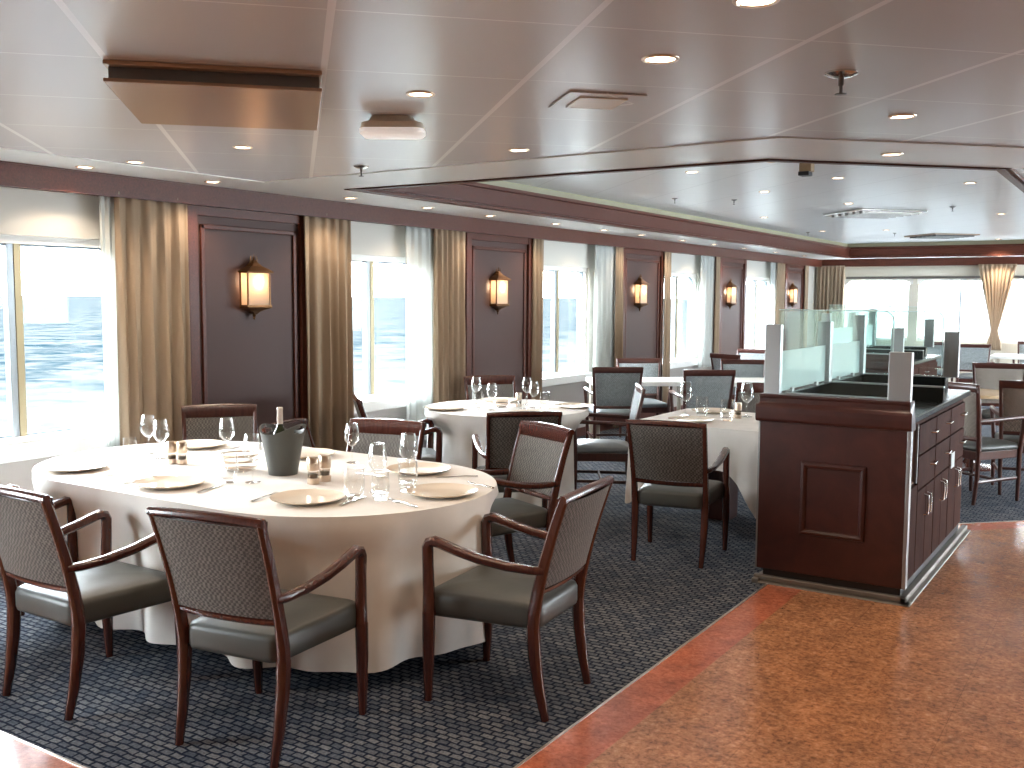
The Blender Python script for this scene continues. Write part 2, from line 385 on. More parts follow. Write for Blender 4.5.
def make_chair(label):
    # curved-arm chair: thick grey seat pad, woven back in a slim mahogany frame
    t = thing('armchair', label, 'chair')
    slab_seat(-.225, .280, .212, .246, .350, .455, .022).build('seat', 'seat_vinyl', t, smooth=True)
    yf = lambda z: -.205 - .335*max(0, z-.36)**1.45
    up_ = [(.5, .226), (.62, .228), (.74, .231), (.84, .234), (.895, .235)]
    back_pad(.215, .222, .525, .822, lambda z: yf(z)+.008, .022).build('backrest_pad', 'tweed', t, smooth=True)
    back_pad(.218, .228, .525, .872, lambda z: yf(z)-.012, .014).build('backrest_rear', 'tweed', t, smooth=True)
    fr = MB()
    for s in (-1, 1):
        pts = [(s*.222, yf(.34), .34), (s*.225, yf(.42), .42)] + [(s*x, yf(z), z) for z, x in up_]
        fr.sweep(pts, [(.040, .050), (.038, .050), (.030, .048), (.028, .044), (.026, .040), (.026, .038), (.026, .034)])
    fr.sweep([(-.247+.0494*i, yf(.885)-.014*(1-((i-5)/5)**2), .886+.008*(1-((i-5)/5)**2)) for i in range(11)], (.034, .032), ref=(0, 1, 0))
    fr.sweep([(-.241+.0482*i, yf(.850)+.008-.012*(1-((i-5)/5)**2), .852+.006*(1-((i-5)/5)**2)) for i in range(11)], (.018, .075), ref=(0, 1, 0), ch=.1)
    fr.sweep([(-.235+.047*i, yf(.512)-.012*(1-((i-5)/5)**2), .512-.006*(1-((i-5)/5)**2)) for i in range(11)], (.026, .026), ref=(0, 1, 0))
    fr.build('back_frame', 'chair_wood', t, smooth=True)
    for s in (-1, 1):
        MB().sweep([(s*.222, yf(.37), .37), (s*.221, -.213, .25), (s*.218, -.232, .12), (s*.214, -.258, 0)],
                   [(.044, .052), (.042, .050), (.036, .042), (.028, .032)]).build('leg', 'chair_wood', t, smooth=True)
        MB().sweep([(s*.256, .248, .37), (s*.256, .25, .25), (s*.255, .252, .12), (s*.253, .254, 0)],
                   [(.044, .052), (.042, .050), (.036, .042), (.028, .031)]).build('leg', 'chair_wood', t, smooth=True)
        pts = [(s*.232, -.255, .600), (s*.242, -.20, .600), (s*.248, -.10, .604), (s*.251, .02, .619), (s*.251, .12, .640), (s*.250, .195, .660), (s*.250, .226, .666), (s*.250, .247, .658), (s*.250, .257, .638), (s*.250, .255, .56), (s*.252, .25, .45), (s*.254, .248, .36)]
        MB().sweep(pts, [(.026, .032), (.030, .034), (.036, .036), (.042, .036), (.046, .036), (.047, .037), (.046, .040), (.043, .044), (.040, .045), (.036, .045), (.038, .048), (.044, .052)]).build('armrest', 'chair_wood', t, smooth=True)
    return t
def make_chair_b(label, pad='tweed_blue', wd='dark_chair_wood', vin='seat_vinyl_blue'):
    # straight frame chair with wooden apron and stretchers, level arms
    t = thing('armchair', label, 'chair')
    slab_seat(-.22, .26, .215, .235, .405, .455, .028).build('seat', vin, t, smooth=True)
    yf = lambda z: -.215 - .20*max(0, z-.42)**1.25
    back_pad(.205, .235, .52, .875, yf, .045, bow=.008).build('backrest_pad', pad, t, smooth=True)
    fr = MB()
    for s in (-1, 1):
        fr.sweep([(s*.222, yf(.38), .38), (s*.226, yf(.52), .52), (s*.240, yf(.72), .72), (s*.254, yf(.93), .93)], [(.03, .042), (.03, .042), (.028, .036), (.026, .03)])
    fr.sweep([(-.262+.0524*i, yf(.905)-.010*(1-((i-5)/5)**2), .902) for i in range(11)], (.030, .062), ref=(0, 1, 0), ch=.15)
    fr.sweep([(-.22, yf(.505), .505), (0, yf(.505)-.008, .505), (.22, yf(.505), .505)], (.028, .032), ref=(0, 1, 0))
    fr.build('back_frame', wd, t, smooth=True)
    ap = MB()
    ap.box((-.225, .222, .345), (.225, .247, .41)).box((-.215, -.228, .345), (.215, -.203, .41))
    for s in (-1, 1): ap.box((s*.232, -.21, .345), (s*.208, .235, .41))
    ap.build('apron', wd, t, bevel=.006)
    st = MB()
    for s in (-1, 1): st.sweep([(s*.219, -.225, .175), (s*.225, 0, .18), (s*.231, .225, .185)], (.018, .026))
    st.sweep([(-.22, .02, .18), (.22, .02, .18)], (.018, .022), ref=(0, 1, 0))
    st.build('stretcher', wd, t, smooth=True)
    for s in (-1, 1):
        MB().sweep([(s*.222, yf(.40), .40), (s*.220, -.222, .2), (s*.216, -.245, 0)], [(.034, .042), (.032, .036), (.026, .028)]).build('leg', wd, t, smooth=True)
        MB().sweep([(s*.235, .235, .41), (s*.233, .235, .2), (s*.23, .236, 0)], [(.036, .040), (.033, .036), (.026, .027)]).build('leg', wd, t, smooth=True)
        pts = [(s*.236, -.235, .645), (s*.252, -.12, .652), (s*.262, .05, .660), (s*.264, .19, .666), (s*.263, .232, .664), (s*.259, .243, .645), (s*.248, .24, .53), (s*.236, .236, .40)]
        MB().sweep(pts, [(.026, .030), (.032, .028), (.042, .028), (.044, .030), (.040, .034), (.036, .036), (.034, .038), (.036, .040)]).build('armrest', wd, t, smooth=True)
    return t

# ------------------------------------------------------------------ the room
WX, BY, CZ = -5.7, 19.95, 2.41      # window wall, far wall, ceiling height
# floor: carpet with an L of polished granite let into it
DG = 7.9 + 1.06                     # far edge of the granite runs diagonally: y = x + DG
struct('floor', MB().prism([(WX-.2, -2.2), (4.2, -2.2), (4.2, BY+.2), (WX-.2, BY+.2)], -.1, 0), 'carpet', 'dark patterned carpet of small grey dashes', 'floor')
gx, gy, bw = -1.80, 2.0, .2
inner = [(-5.7, -2.2), (4.0, -2.2), (4.0, 4.0+DG-bw*1.414), (gx+bw, gx+bw+DG-bw*1.414), (gx+bw, gy-bw), (-5.7, gy-bw)]
struct('floor_granite', MB().prism(inner, .0005, .006), 'granite_tan', 'polished tan granite floor with brown speckle', 'floor')
band = MB()
band.prism([(-5.7, gy-bw), (gx+bw, gy-bw), (gx, gy), (-5.7, gy)], .0005, .006)
band.prism([(gx, gy), (gx+bw, gy-bw), (gx+bw, gx+bw+DG-bw*1.414), (gx, gx+DG)], .0005, .006)
band.prism([(gx, gx+DG), (gx+bw, gx+bw+DG-bw*1.414), (4.0, 4.0+DG-bw*1.414), (4.0, 4.0+DG)], .0005, .006)
struct('trim_1', band, 'granite_red', 'red granite border band around the tan granite floor', 'floor trim')
st = MB()
st.box((-5.7, gy-.004, 0), (gx, gy+.006, .009)).box((gx-.006, gy, 0), (gx+.004, gx+DG, .009))
a = 4.0; st.prism([(gx, gx+DG), (a, a+DG), (a-.006, a+DG+.006), (gx-.006, gx+DG+.006)], 0, .009)
struct('trim_2', st, 'brass_strip', 'thin metal strip between carpet and granite', 'floor trim')

# window wall: parapet, header, piers; five windows between the dressed piers
WC = [3.28, 6.50, 9.72, 13.10, 16.45, -.02]           # window centres along the wall
HW, SILL, HEAD = .81, .74, 2.0
wl = MB(); x0, x1 = WX-.16, WX
wl.box((x0, -2.2, HEAD), (x1, BY+.1, CZ))
edges = [-2.2]
for c in sorted(WC): edges += [c-HW, c+HW]
edges.append(BY+.1)
for i in range(0, len(edges), 2): wl.box((x0, edges[i], SILL), (x1, edges[i+1], HEAD))
struct('wall_left_parapet', MB().box((x0, -2.2, 0), (x1, BY+.1, SILL)), 'wall_beige', 'beige parapet below the windows', 'wall')
struct('wall_left', wl, 'wall_white', 'off-white window wall under the wooden valance', 'wall')
pp = MB()
for i in range(0, len(edges)-1):
    pass
def rrect(y0, y1, z0, z1, r, k=6):
    pts = []
    for cy, cz, a0 in ((y1-r, z1-r, 0), (y0+r, z1-r, pi/2), (y0+r, z0+r, pi), (y1-r, z0+r, 3*pi/2)):
        for j in range(k+1): pts.append((cy+r*cos(a0+pi/2*j/k), cz+r*sin(a0+pi/2*j/k)))
    return pts
def ring_frame(mb, o, i, x0, x1, mp):
    k = len(o)
    A = mb.ring([mp(x1, *p) for p in o]); B = mb.ring([mp(x1, *p) for p in i]); D = mb.ring([mp(x0, *p) for p in o]); E_ = mb.ring([mp(x0, *p) for p in i])
    mb.skin(A, B); mb.skin(B, E_); mb.skin(E_, D); mb.skin(D, A)
mpl = lambda x, y, z: (x, y, z)
for n, c in enumerate(WC):
    w = thing('window_%d' % (n+1), '%s window of two panes onto the sea' % ['nearest', 'second', 'third', 'fourth', 'fifth', 'out-of-view'][n] + ' along the long window wall', 'window', (0, 0, 0)); w['kind'] = 'structure'
    f = MB(); rr_ = .02 if n < 3 else .14
    ring_frame(f, rrect(c-HW, c+HW, SILL, HEAD, .012), rrect(c-HW+.045, c+HW-.045, SILL+.05, HEAD-.05, rr_), WX-.11, WX-.03, mpl)
    f.build('window_frame', 'sill_white', w)
    MB().box((WX-.10, c-.040+.13, SILL+.04), (WX-.05, c+.006+.13, HEAD-.04)).build('mullion', 'frame_alu', w, bevel=.004)
    MB().box((WX-.105, c+.006+.13, SILL+.04), (WX-.045, c+.050+.13, HEAD-.04)).build('mullion_post', 'mullion_tan', w)
    s = MB(); ring_frame(s, rrect(c-HW+.04, c+HW-.04, SILL+.045, HEAD-.045, rr_), rrect(c-HW+.056, c+HW-.056, SILL+.062, HEAD-.062, rr_), WX-.095, WX-.06, mpl)
    s.build('gasket', 'seal_dark', w)
    for a_, b_ in ((c-HW+.05, c+.088), (c+.182, c+HW-.05)):
        MB().box((WX-.082, a_, SILL+.05), (WX-.076, b_, HEAD-.05)).build('window_pane', 'window_glass', w)
    sl = MB().box((WX-.04, c-HW-.02, SILL-.085), (WX+.05, c+HW+.02, SILL+.008)); sl.build('window_sill', 'sill_white', w, bevel=.008)
# skirting below the windows
struct('baseboard_left', MB().box((WX, -2.2, 0), (WX+.02, BY, .10)), 'mahogany', 'dark wooden skirting under the windows', 'baseboard')
# long wooden valance
va = MB().box((-5.60, -2.2, 2.273), (-5.555, BY, CZ)).box((-5.615, -2.2, 2.265), (-5.545, BY, 2.282)).box((-5.60, -2.2, CZ-.014), (-5.548, BY, CZ))
struct('trim_3', va, 'mahogany', 'long mahogany valance along the top of the window wall', 'valance')
# dressed piers with framed panels
PC = [(4.575, 5.735), (7.87, 9.09), (11.22, 12.46), (14.52, 15.68), (17.72, 18.90)]
for n, (a, b) in enumerate(PC):
    nm = ['nearest', 'second', 'third', 'fourth', 'farthest'][n]
    t = thing('wall_panel', 'mahogany-framed dark wall panel behind the %s wall sconce' % nm, 'wall panel', (WX, (a+b)/2, 0), 0, 'dressed panels between the windows')
    h = (b-a)/2
    BX((.004, -h, .02), (.075, h, 2.36)).build('panel_board', 'panel_field', t)
    fr = MB()
    for s in (-1, 1): fr.box((.075, s*h, .02), (.105, s*(h-.085), 2.36))
    fr.box((.075, -h+.085, 2.20), (.098, h-.085, 2.36)).box((.075, -h+.085, .02), (.098, h-.085, .16))
    fr.build('panel_frame', 'mahogany', t, bevel=.004)
    md = MB(); i = h-.155
    for s in (-1, 1): md.box((.076, s*i, .25), (.092, s*(i+.035), 2.145))
    md.box((.076, -i-.035, 2.11), (.092, i+.035, 2.145)).box((.076, -i-.035, .25), (.092, i+.035, .285))
    md.build('moulding', 'mahogany', t, bevel=.006)
# far wall with a run of windows
bw_ = MB()
bw_.box((WX-.16, BY, 0), (4.2, BY+.15, .86)).box((WX-.16, BY, 2.03), (4.2, BY+.15, CZ))
FW = [(-5.16, -3.87), (-3.80, -2.48), (-2.42, -.95)]
e = [WX-.16] + [q for p in FW for q in p] + [4.2]
for i in range(0, len(e), 2): bw_.box((e[i], BY, .86), (e[i+1], BY+.15, 2.03))
struct('wall_back', bw_, 'wall_cream', 'cream far wall pierced by a run of windows', 'wall')
mpb = lambda y, x, z: (x, y, z)
for n, (a, b) in enumerate(FW):
    w = thing('window_%d' % (n+6), '%s window from the corner in the far wall, blown out white' % ['first', 'second', 'third', 'fourth', 'fifth'][n], 'window'); w['kind'] = 'structure'
    f = MB(); ring_frame(f, rrect(a, b, .86, 2.03, .02), rrect(a+.04, b-.04, .90, 1.99, .13), BY+.03, BY+.10, mpb); f.build('window_frame', 'sill_white', w)
    MB().box((a+.035, BY+.06, .89), (b-.035, BY+.066, 2.0)).build('window_pane', 'window_glass', w)
    if n in (1, 2): MB().box(((a+b)/2+.1-.012, BY+.05, .89), ((a+b)/2+.1+.012, BY+.08, 2.0)).build('mullion', 'frame_alu', w)
struct('trim_4', MB().box((-5.6, BY-.10, 2.275), (4.0, BY-.05, CZ)).box((-5.6, BY-.11, 2.268), (4.0, BY-.04, 2.283)), 'mahogany', 'mahogany valance along the far wall', 'valance')
struct('outside_backdrop', MB().box((-9, BY+1.9, -.3), (6, BY+2.0, 1.95)), 'backdrop_grey', 'pale bulwark added outside the far windows to whiten the view', 'backdrop')  # panel added outside so the far windows look white instead of sea
rail = MB().box((-5.1, BY-.035, 2.03), (4.0, BY-.001, 2.075))
struct('trim_5', rail, 'dark_steel', 'dark rail above the far windows', 'curtain rail')
pil = MB().box((-3.93, BY-.04, .86), (-3.76, BY-.001, 1.93)); struct('trim_6', pil, 'wall_cream', 'grey post between the far windows', 'window post')
wr = MB().box((4.0, -2.2, 0), (4.15, BY+.1, .8)).box((4.0, -2.2, 2.05), (4.15, BY+.1, 2.75))
RW = [(8.6, 10.3), (11.2, 12.9), (13.8, 15.5), (16.4, 18.1)]  # openings added in this unseen wall to bring in cool side daylight
e = [-2.2] + [q for p in RW for q in p] + [BY+.1]
for i in range(0, len(e), 2): wr.box((4.0, e[i], .8), (4.15, e[i+1], 2.05))
struct('wall_right', wr, 'wall_dim', 'brown unseen wall on the other side of the room, with added windows', 'wall')
for n, (a, b) in enumerate(RW):
    w = thing('window_%d' % (n+11), 'added window in the unseen opposite wall, bringing in side daylight', 'window'); w['kind'] = 'structure'
    f = MB(); ring_frame(f, rrect(a, b, .8, 2.05, .02), rrect(a+.05, b-.05, .85, 2.0, .1), 4.03, 4.12, mpl); f.build('window_frame', 'sill_white', w)
    MB().box((4.07, a+.04, .84), (4.076, b-.04, 2.01)).build('window_pane', 'window_glass', w)
struct('wall_front', MB().box((WX-.16, -2.3, 0), (4.15, -2.2, 2.75)), 'wall_dim', 'brown wall at the near end of the room', 'wall')

# ceiling with two recessed trays
TR = [(-4.82, 5.42), (-1.83, 5.42), (-.80, 6.47), (-.80, 19.0), (-4.82, 19.0)]
T2R = [(-.62, 6.62), (1.0, 8.24), (3.4, 8.24), (3.4, 19.0), (-.62, 19.0)]
def ceil_cells():
    # slab minus the two trays, cut into convex strips
    t = MB(); z0, z1 = CZ, CZ+.02
    P_ = lambda *pts: t.prism(pts, z0, z1)
    P_((WX-.1, -2.2), (4.0, -2.2), (4.0, 5.42), (WX-.1, 5.42))
    P_((WX-.1, 5.42), (-4.82, 5.42), (-4.82, 19.0), (WX-.1, 19.0))
    P_((-1.83, 5.42), (-.62, 5.42), (-.62, 6.62), (-.80, 6.62), (-.80, 6.47))
    P_((-.62, 5.42), (4.0, 5.42), (4.0, 8.24), (1.0, 8.24), (-.62, 6.62))
    P_((-.80, 6.62), (-.62, 6.62), (-.62, 19.0), (-.80, 19.0))
    P_((3.4, 8.24), (4.0, 8.24), (4.0, 19.0), (3.4, 19.0))
    P_((WX-.1, 19.0), (4.0, 19.0), (4.0, BY+.1), (WX-.1, BY+.1))
    return t
struct('ceiling', ceil_cells(), 'ceiling_panels', 'satin grey ceiling of panels laid on the diagonal', 'ceiling')
bd = MB(); z0, z1 = CZ-.006, CZ-.0005
bd.prism([(-5.55, -2.2), (-5.20, -2.2), (-5.06, 4.78), (-5.06, 19.6), (-5.55, 19.6)], z0, z1)
bd.prism([(-5.06, 4.78), (-1.53, 4.70), (-1.83, 5.40), (-4.84, 5.40)], z0, z1)
bd.prism([(-5.06, 4.78), (-4.84, 5.40), (-4.84, 19.02), (-5.06, 19.02)], z0, z1)
bd.prism([(-1.53, 4.70), (1.6, 7.83), (1.6, 8.22), (1.02, 8.22), (-.62, 6.58), (-.78, 6.45), (-1.83, 5.40)], z0, z1)
struct('trim_7', bd, 'ceiling_white', 'plain pale ceiling border around the recessed tray and along the valance', 'ceiling border')
def tray(poly, name, nsuf, lab):
    k = len(poly); H1, H2 = CZ+.185, CZ+.255
    cx = sum(p[0] for p in poly)/k; cy = sum(p[1] for p in poly)/k
    def off(d):
        out = []
        for i in range(k):
            p0, p1, p2 = Vector(poly[i-1]), Vector(poly[i]), Vector(poly[(i+1) % k])
            d1 = (p1-p0).normalized(); d2 = (p2-p1).normalized(); n1 = Vector((d1.y, -d1.x)); n2 = Vector((d2.y, -d2.x))
            bi = (n1+n2).normalized(); out.append(tuple(p1 + bi*(d/max(.3, bi.dot(n1)))))
        return out
    f = MB(); lip, p0, p1, p2 = off(-.022), off(0), off(.045), off(.045)
    rs = [f.ring([(x, y, z) for x, y in q]) for q, z in ((off(.03), CZ-.012), (lip, CZ-.012), (lip, CZ+.012), (p0, CZ+.016), (p0, CZ+.15), (lip, CZ+.156), (lip, H1), (off(.06), H1), (off(.06), CZ-.012))]
    for a, b in zip(rs, rs[1:]): f.skin(a, b)
    struct('trim_%d' % nsuf, f, 'mahogany', 'mahogany fascia around the ' + lab, 'ceiling trim')
    g = MB(); rs = [g.ring([(x, y, z) for x, y in q]) for q, z in ((off(.055), H1), (off(.055), H2), (off(.075), H2), (off(.075), H1), )]
    for a, b in zip(rs, rs[1:]+rs[:1]): g.skin(a, b)
    struct('trim_%d' % (nsuf+1), g, 'cove_olive', 'olive cove band edging the ' + lab, 'ceiling trim')
    c = MB().prism(off(.09), H2, H2+.02); struct(name, c, 'tray_panels', 'pale satin ceiling inside the ' + lab, 'ceiling')
tray(TR, 'ceiling_tray', 8, 'large recessed ceiling tray')
tray(T2R, 'ceiling_tray_inboard', 10, 'second recessed ceiling tray at the edge of view')
TZ = CZ+.255

# the sea outside
sea = MB(); sea.f.append(tuple(sea.ring([(-9000, -6000, -11), (-5.9, -6000, -11), (-5.9, 14000, -11), (-9000, 14000, -11)])))
tag(sea.build('sea', 'sea_water'), 'pale blue choppy sea with white foam outside the windows', 'sea', kind='stuff')

# curtains
def curtain(name, label, y0, y1, z0, z1, folds, x=-5.575, amp=.028, mat='curtain_gold', flare=0, group=None, axis='y', seed=1, tie=None, mid=None):
    rnd = random.Random(seed); mb = MB(); nu, nv = folds*12, 26; rows = []
    ph = [rnd.uniform(-.5, .5) for _ in range(folds+2)]
    for j in range(nv+1):
        t = j/nv; z = z1+(z0-z1)*t; row = []
        am = amp*(.45+.55*min(1, t*2.2))
        for i in range(nu+1):
            u = i/nu; k = u*folds; kk = int(k)
            wob = ph[min(kk, folds)]*(1-(k-kk)) + ph[min(kk+1, folds+1)]*(k-kk)
            a = 2*pi*k + wob*1.6*t
            d = am*(sin(a)+.35*sin(2*a+wob*3)+.2*sin(.5*a+seed))
            c = (y0+y1)/2; hw = (y1-y0)/2
            if tie is not None:
                g = tie(t); c0 = c; hw = hw*g; am2 = .4+.6*g; d *= am2
            else: hw *= 1+flare*t
            y = c + (u*2-1)*hw + .010*sin(a*1.0+1.3+wob)*t
            row.append((x+d, y, z) if axis == 'y' else (y, x+d, z))
        rows.append(mb.ring(row))
    for a, b in zip(rows, rows[1:]): mb.skin(a, b, False)
    o = mb.build(name, mat, smooth=True, solid=.006 if mat == 'curtain_gold' else .002)
    return tag(o, label, 'curtain', group)
G = 'gold curtains beside the windows'
curtain('curtain', 'gold curtain left of the nearest wall sconce, beside the nearest window', 3.99, 4.56, .03, 2.30, 5, group=G, seed=1)
curtain('curtain', 'gold curtain right of the nearest wall sconce, falling behind the wine bucket', 5.655, 6.20, .03, 2.30, 5, group=G, seed=2)
curtain('curtain', 'gold curtain left of the second wall sconce, beside a white sheer', 7.32, 7.82, .03, 2.30, 6, group=G, seed=3, amp=.024)
curtain('curtain', 'narrow gold curtain right of the second wall sconce', 9.05, 9.27, .03, 2.30, 3, group=G, seed=4, amp=.02)
curtain('curtain', 'narrow gold curtain left of the third wall sconce', 10.97, 11.17, .03, 2.30, 3, group=G, seed=5, amp=.02)
curtain('curtain', 'narrow gold curtain right of the third wall sconce, lit orange', 12.41, 12.64, .03, 2.30, 2, group=G, seed=6, amp=.02, flare=.25)
curtain('curtain', 'narrow gold curtain left of the fourth wall sconce', 14.28, 14.45, .03, 2.30, 2, group=G, seed=7, amp=.02)
curtain('curtain', 'narrow gold curtain left of the farthest wall sconce', 17.16, 17.60, .03, 2.30, 3, group=G, seed=8, amp=.02)
curtain('curtain', 'narrow gold curtain right of the farthest wall sconce by the room corner', 18.81, 19.05, .03, 2.30, 2, group=G, seed=9, amp=.02)
S = 'white sheers beside the windows'
curtain('sheer_curtain', 'thin white sheer at the edge of the nearest window', 3.90, 4.05, .66, 2.28, 3, x=-5.60, amp=.014, mat='sheer_white', group=S, seed=11)
curtain('sheer_curtain', 'white sheer between the second window and its gold curtain', 6.94, 7.35, .30, 2.28, 4, x=-5.60, amp=.016, mat='sheer_white', group=S, seed=12)
curtain('sheer_curtain', 'white sheer at the right edge of the third window', 10.48, 11.01, .60, 2.28, 4, x=-5.60, amp=.016, mat='sheer_white', group=S, seed=13)
curtain('sheer_curtain', 'white sheer at the right edge of the fourth window, ending above the skirting', 13.75, 14.30, .62, 2.28, 4, x=-5.60, amp=.016, mat='sheer_white', group=S, seed=14)
curtain('sheer_curtain', 'white sheer at the right edge of the fifth window', 16.87, 17.19, .62, 2.28, 3, x=-5.60, amp=.016, mat='sheer_white', group=S, seed=15)
curtain('curtain', 'wide pleated beige curtain in the far corner of the room', -5.62, -5.10, .05, 2.29, 7, x=BY-.16, amp=.03, axis='x', seed=21, group='curtains on the far wall')
def tied(t):
    tz = .77
    if t < tz: return 1-.84*(t/tz)**1.05
    return .16+.20*min(1, (t-tz)/.15)
curtain('curtain', 'beige curtain gathered by a tie, hanging over the far windows', -2.73, -2.10, .74, 2.28, 8, x=BY-.22, amp=.03, axis='x', seed=22, tie=tied, group='curtains on the far wall')

# wall sconces
def sconce(loc, label):
    t = thing('wall_sconce', label, 'wall lamp', loc, 0, 'lantern sconces on the dark panels')
    BX((0, -.06, -.20), (.015, .06, .16)).build('backplate', 'bronze', t, bevel=.006)
    hw, d0, d1 = .125, .015, .105
    roof = MB()
    def rect(h, f, z): return [(d0, -h, z), (d0, h, z), (d0+(f-d0), h*.93, z), (f, -h*.93, z)]
    rs = [roof.ring(rect(h, f, z)) for h, f, z in ((.148, .135, .142), (.150, .138, .156), (.105, .115, .180), (.058, .09, .205), (.028, .07, .235), (.016, .05, .262))]
    for a, b in zip(rs, rs[1:]): roof.skin(a, b)
    roof.cap(rs[0], True); roof.cap(rs[-1])
    roof.lathe([(.006, .26), (.012, .272), (.005, .285), (.003, .305), (.0005, .32)], (.045, 0, 0), 10)
    for s in (-1, 1): roof.tube([(.04, s*.03, .235), (.045, s*.036, .27), (.045, s*.030, .30)], [.006, .005, .002], 6)
    roof.build('lantern_roof', 'bronze', t)
    post = MB()
    for s in (-1, 1):
        post.box((d0, s*(hw-.006), -.15), (d0+.012, s*(hw+.008), .15)); post.box((d1-.006, s*(hw*.93-.005), -.15), (d1+.006, s*(hw*.93+.007), .15))
    post.box((d0, -hw-.008, -.165), (d1+.012, hw+.008, -.150)); post.build('lantern_frame', 'bronze', t)
    sh = MB(); a = [(d0+.006, -hw+.002), (d1, -hw*.93+.002), (d1, hw*.93-.002), (d0+.006, hw-.002)]
    A = sh.ring([(x, y, -.15) for x, y in a]); B = sh.ring([(x, y, .145) for x, y in a]); sh.skin(A, B, False)
    sh.build('lamp_shade', 'lamp_shade', t, solid=.003)
    bs = MB(); rs = [bs.ring(rect(h, f, z)) for h, f, z in ((.140, .128, -.165), (.135, .124, -.178), (.080, .095, -.195), (.035, .075, -.215), (.018, .055, -.235))]
    for p, q in zip(rs, rs[1:]): bs.skin(p, q)
    bs.cap(rs[0], True); bs.cap(rs[-1])
    bs.lathe([(.014, -.232), (.020, -.245), (.009, -.260), (.012, -.272), (.0005, -.29)], (.04, 0, 0), 10)
    bs.build('lantern_base', 'bronze', t)
    MB().lathe([(.001, -.04), (.024, -.028), (.034, -.002), (.028, .03), (.012, .05), (.001, .056)], (.060, 0, .055), 14).build('light_bulb', 'bulb', t, smooth=True)
    return t
sc0 = None
for n, y in enumerate([5.155, 8.40, 11.70, 14.95, 18.12]):
    nm = ['nearest lantern sconce, on the panel behind the round-ended table', 'second lantern sconce, on the panel behind the round table', 'third lantern sconce counting away from the viewer', 'fourth lantern sconce, above the far grey chairs', 'farthest lantern sconce, next to the corner of the room'][n]
    lab = 'bronze ' + nm
    loc = (WX+.080, y, 1.70)
    if n == 0: sc0 = sconce(loc, lab); sc0.scale = (.8, .9, .8)
    else: dup(sc0, loc, 0, lab)

# ------------------------------------------------------------------ ceiling fittings
def pt_light(name, loc, watt, col=(1, .80, .60), kind='SPOT', size=1.9, blend=.6, radius=.04, parent=None):
    l = bpy.data.lights.new(name, kind); l.energy = watt; l.color = col
    if kind == 'SPOT': l.spot_size = size; l.spot_blend = blend
    l.shadow_soft_size = radius
    o = bpy.data.objects.new(name, l); C.objects.link(o); o.location = loc
    if parent: o.parent = parent
    return o
def downlight(loc, label, group, r=.055, watt=14, col=(1, .80, .60), size=2.2):
    t = thing('downlight', label, 'ceiling light', loc, 0, group)
    MB().lathe([(r*.80, .0), (r*.84, -.005), (r*.98, -.004), (r*1.02, -.001), (r*1.02, .0015), (r*.80, .0015)], (0, 0, -.0005), 24).build('trim_ring', 'steel_warm', t, smooth=True)
    MB().lathe([(r*.82, -.0005), (r*.5, -.003), (r*.01, -.004)], (0, 0, -.0005), 20).build('lens', 'downlight_glow', t, smooth=True)
    if watt: pt_light('lamp', (0, 0, -.03), watt, col, size=size, parent=t)
    return t
ORD = ['first', 'second', 'third', 'fourth', 'fifth', 'sixth', 'seventh', 'eighth', 'ninth', 'tenth', 'eleventh', 'twelfth', 'thirteenth', 'fourteenth', 'fifteenth']
g = 'downlights in the border strip along the valance'
for i, (x, y) in enumerate([(-5.38, 3.66), (-5.33, 4.57), (-5.27, 5.86), (-5.27, 6.83), (-5.27, 7.78), (-5.25, 8.96), (-5.26, 10.06), (-5.28, 11.06), (-5.30, 12.36), (-5.30, 13.48), (-5.30, 14.7), (-5.30, 16.2), (-5.30, 17.8)]):
    downlight((x, y, CZ-.006), 'small lit downlight beside the window valance, %s from the near end of the row' % ORD[i], g, watt=10)
downlight((-2.35, 19.45, CZ), 'downlight over the tied curtain on the far wall', 'downlights over the far windows', watt=30)
g = 'downlights in the grey panel ceiling'
for x, y, lab, r in [(-1.37, 2.99, 'bright tilted downlight in the grey ceiling between two pale seams, nearest the small square hatch', .06),
                  (-.93, 4.44, 'downlight in the grey ceiling between the big sprinkler and the tray edge', .055),
                  (-.90, 2.54, 'downlight cut off by the top edge of the picture', .06),
                  (-2.37, 3.03, 'tilted downlight beside the hanging ceiling unit', .055),
                  (-2.82, 4.43, 'downlight near the ceiling border, below the square ceiling hatch', .055),
                  (-1.20, 5.52, 'downlight in the pale border just before the tray edge', .055),
                  (-3.99, 3.62, 'small downlight past the dropped ceiling plate', .05),
                  (-4.97, 3.70, 'small downlight on the panel ceiling next to the window border strip', .05)]:
    downlight((x, y, CZ - (.006 if y > 5.4 else 0)), lab, g, r=r, watt=13)
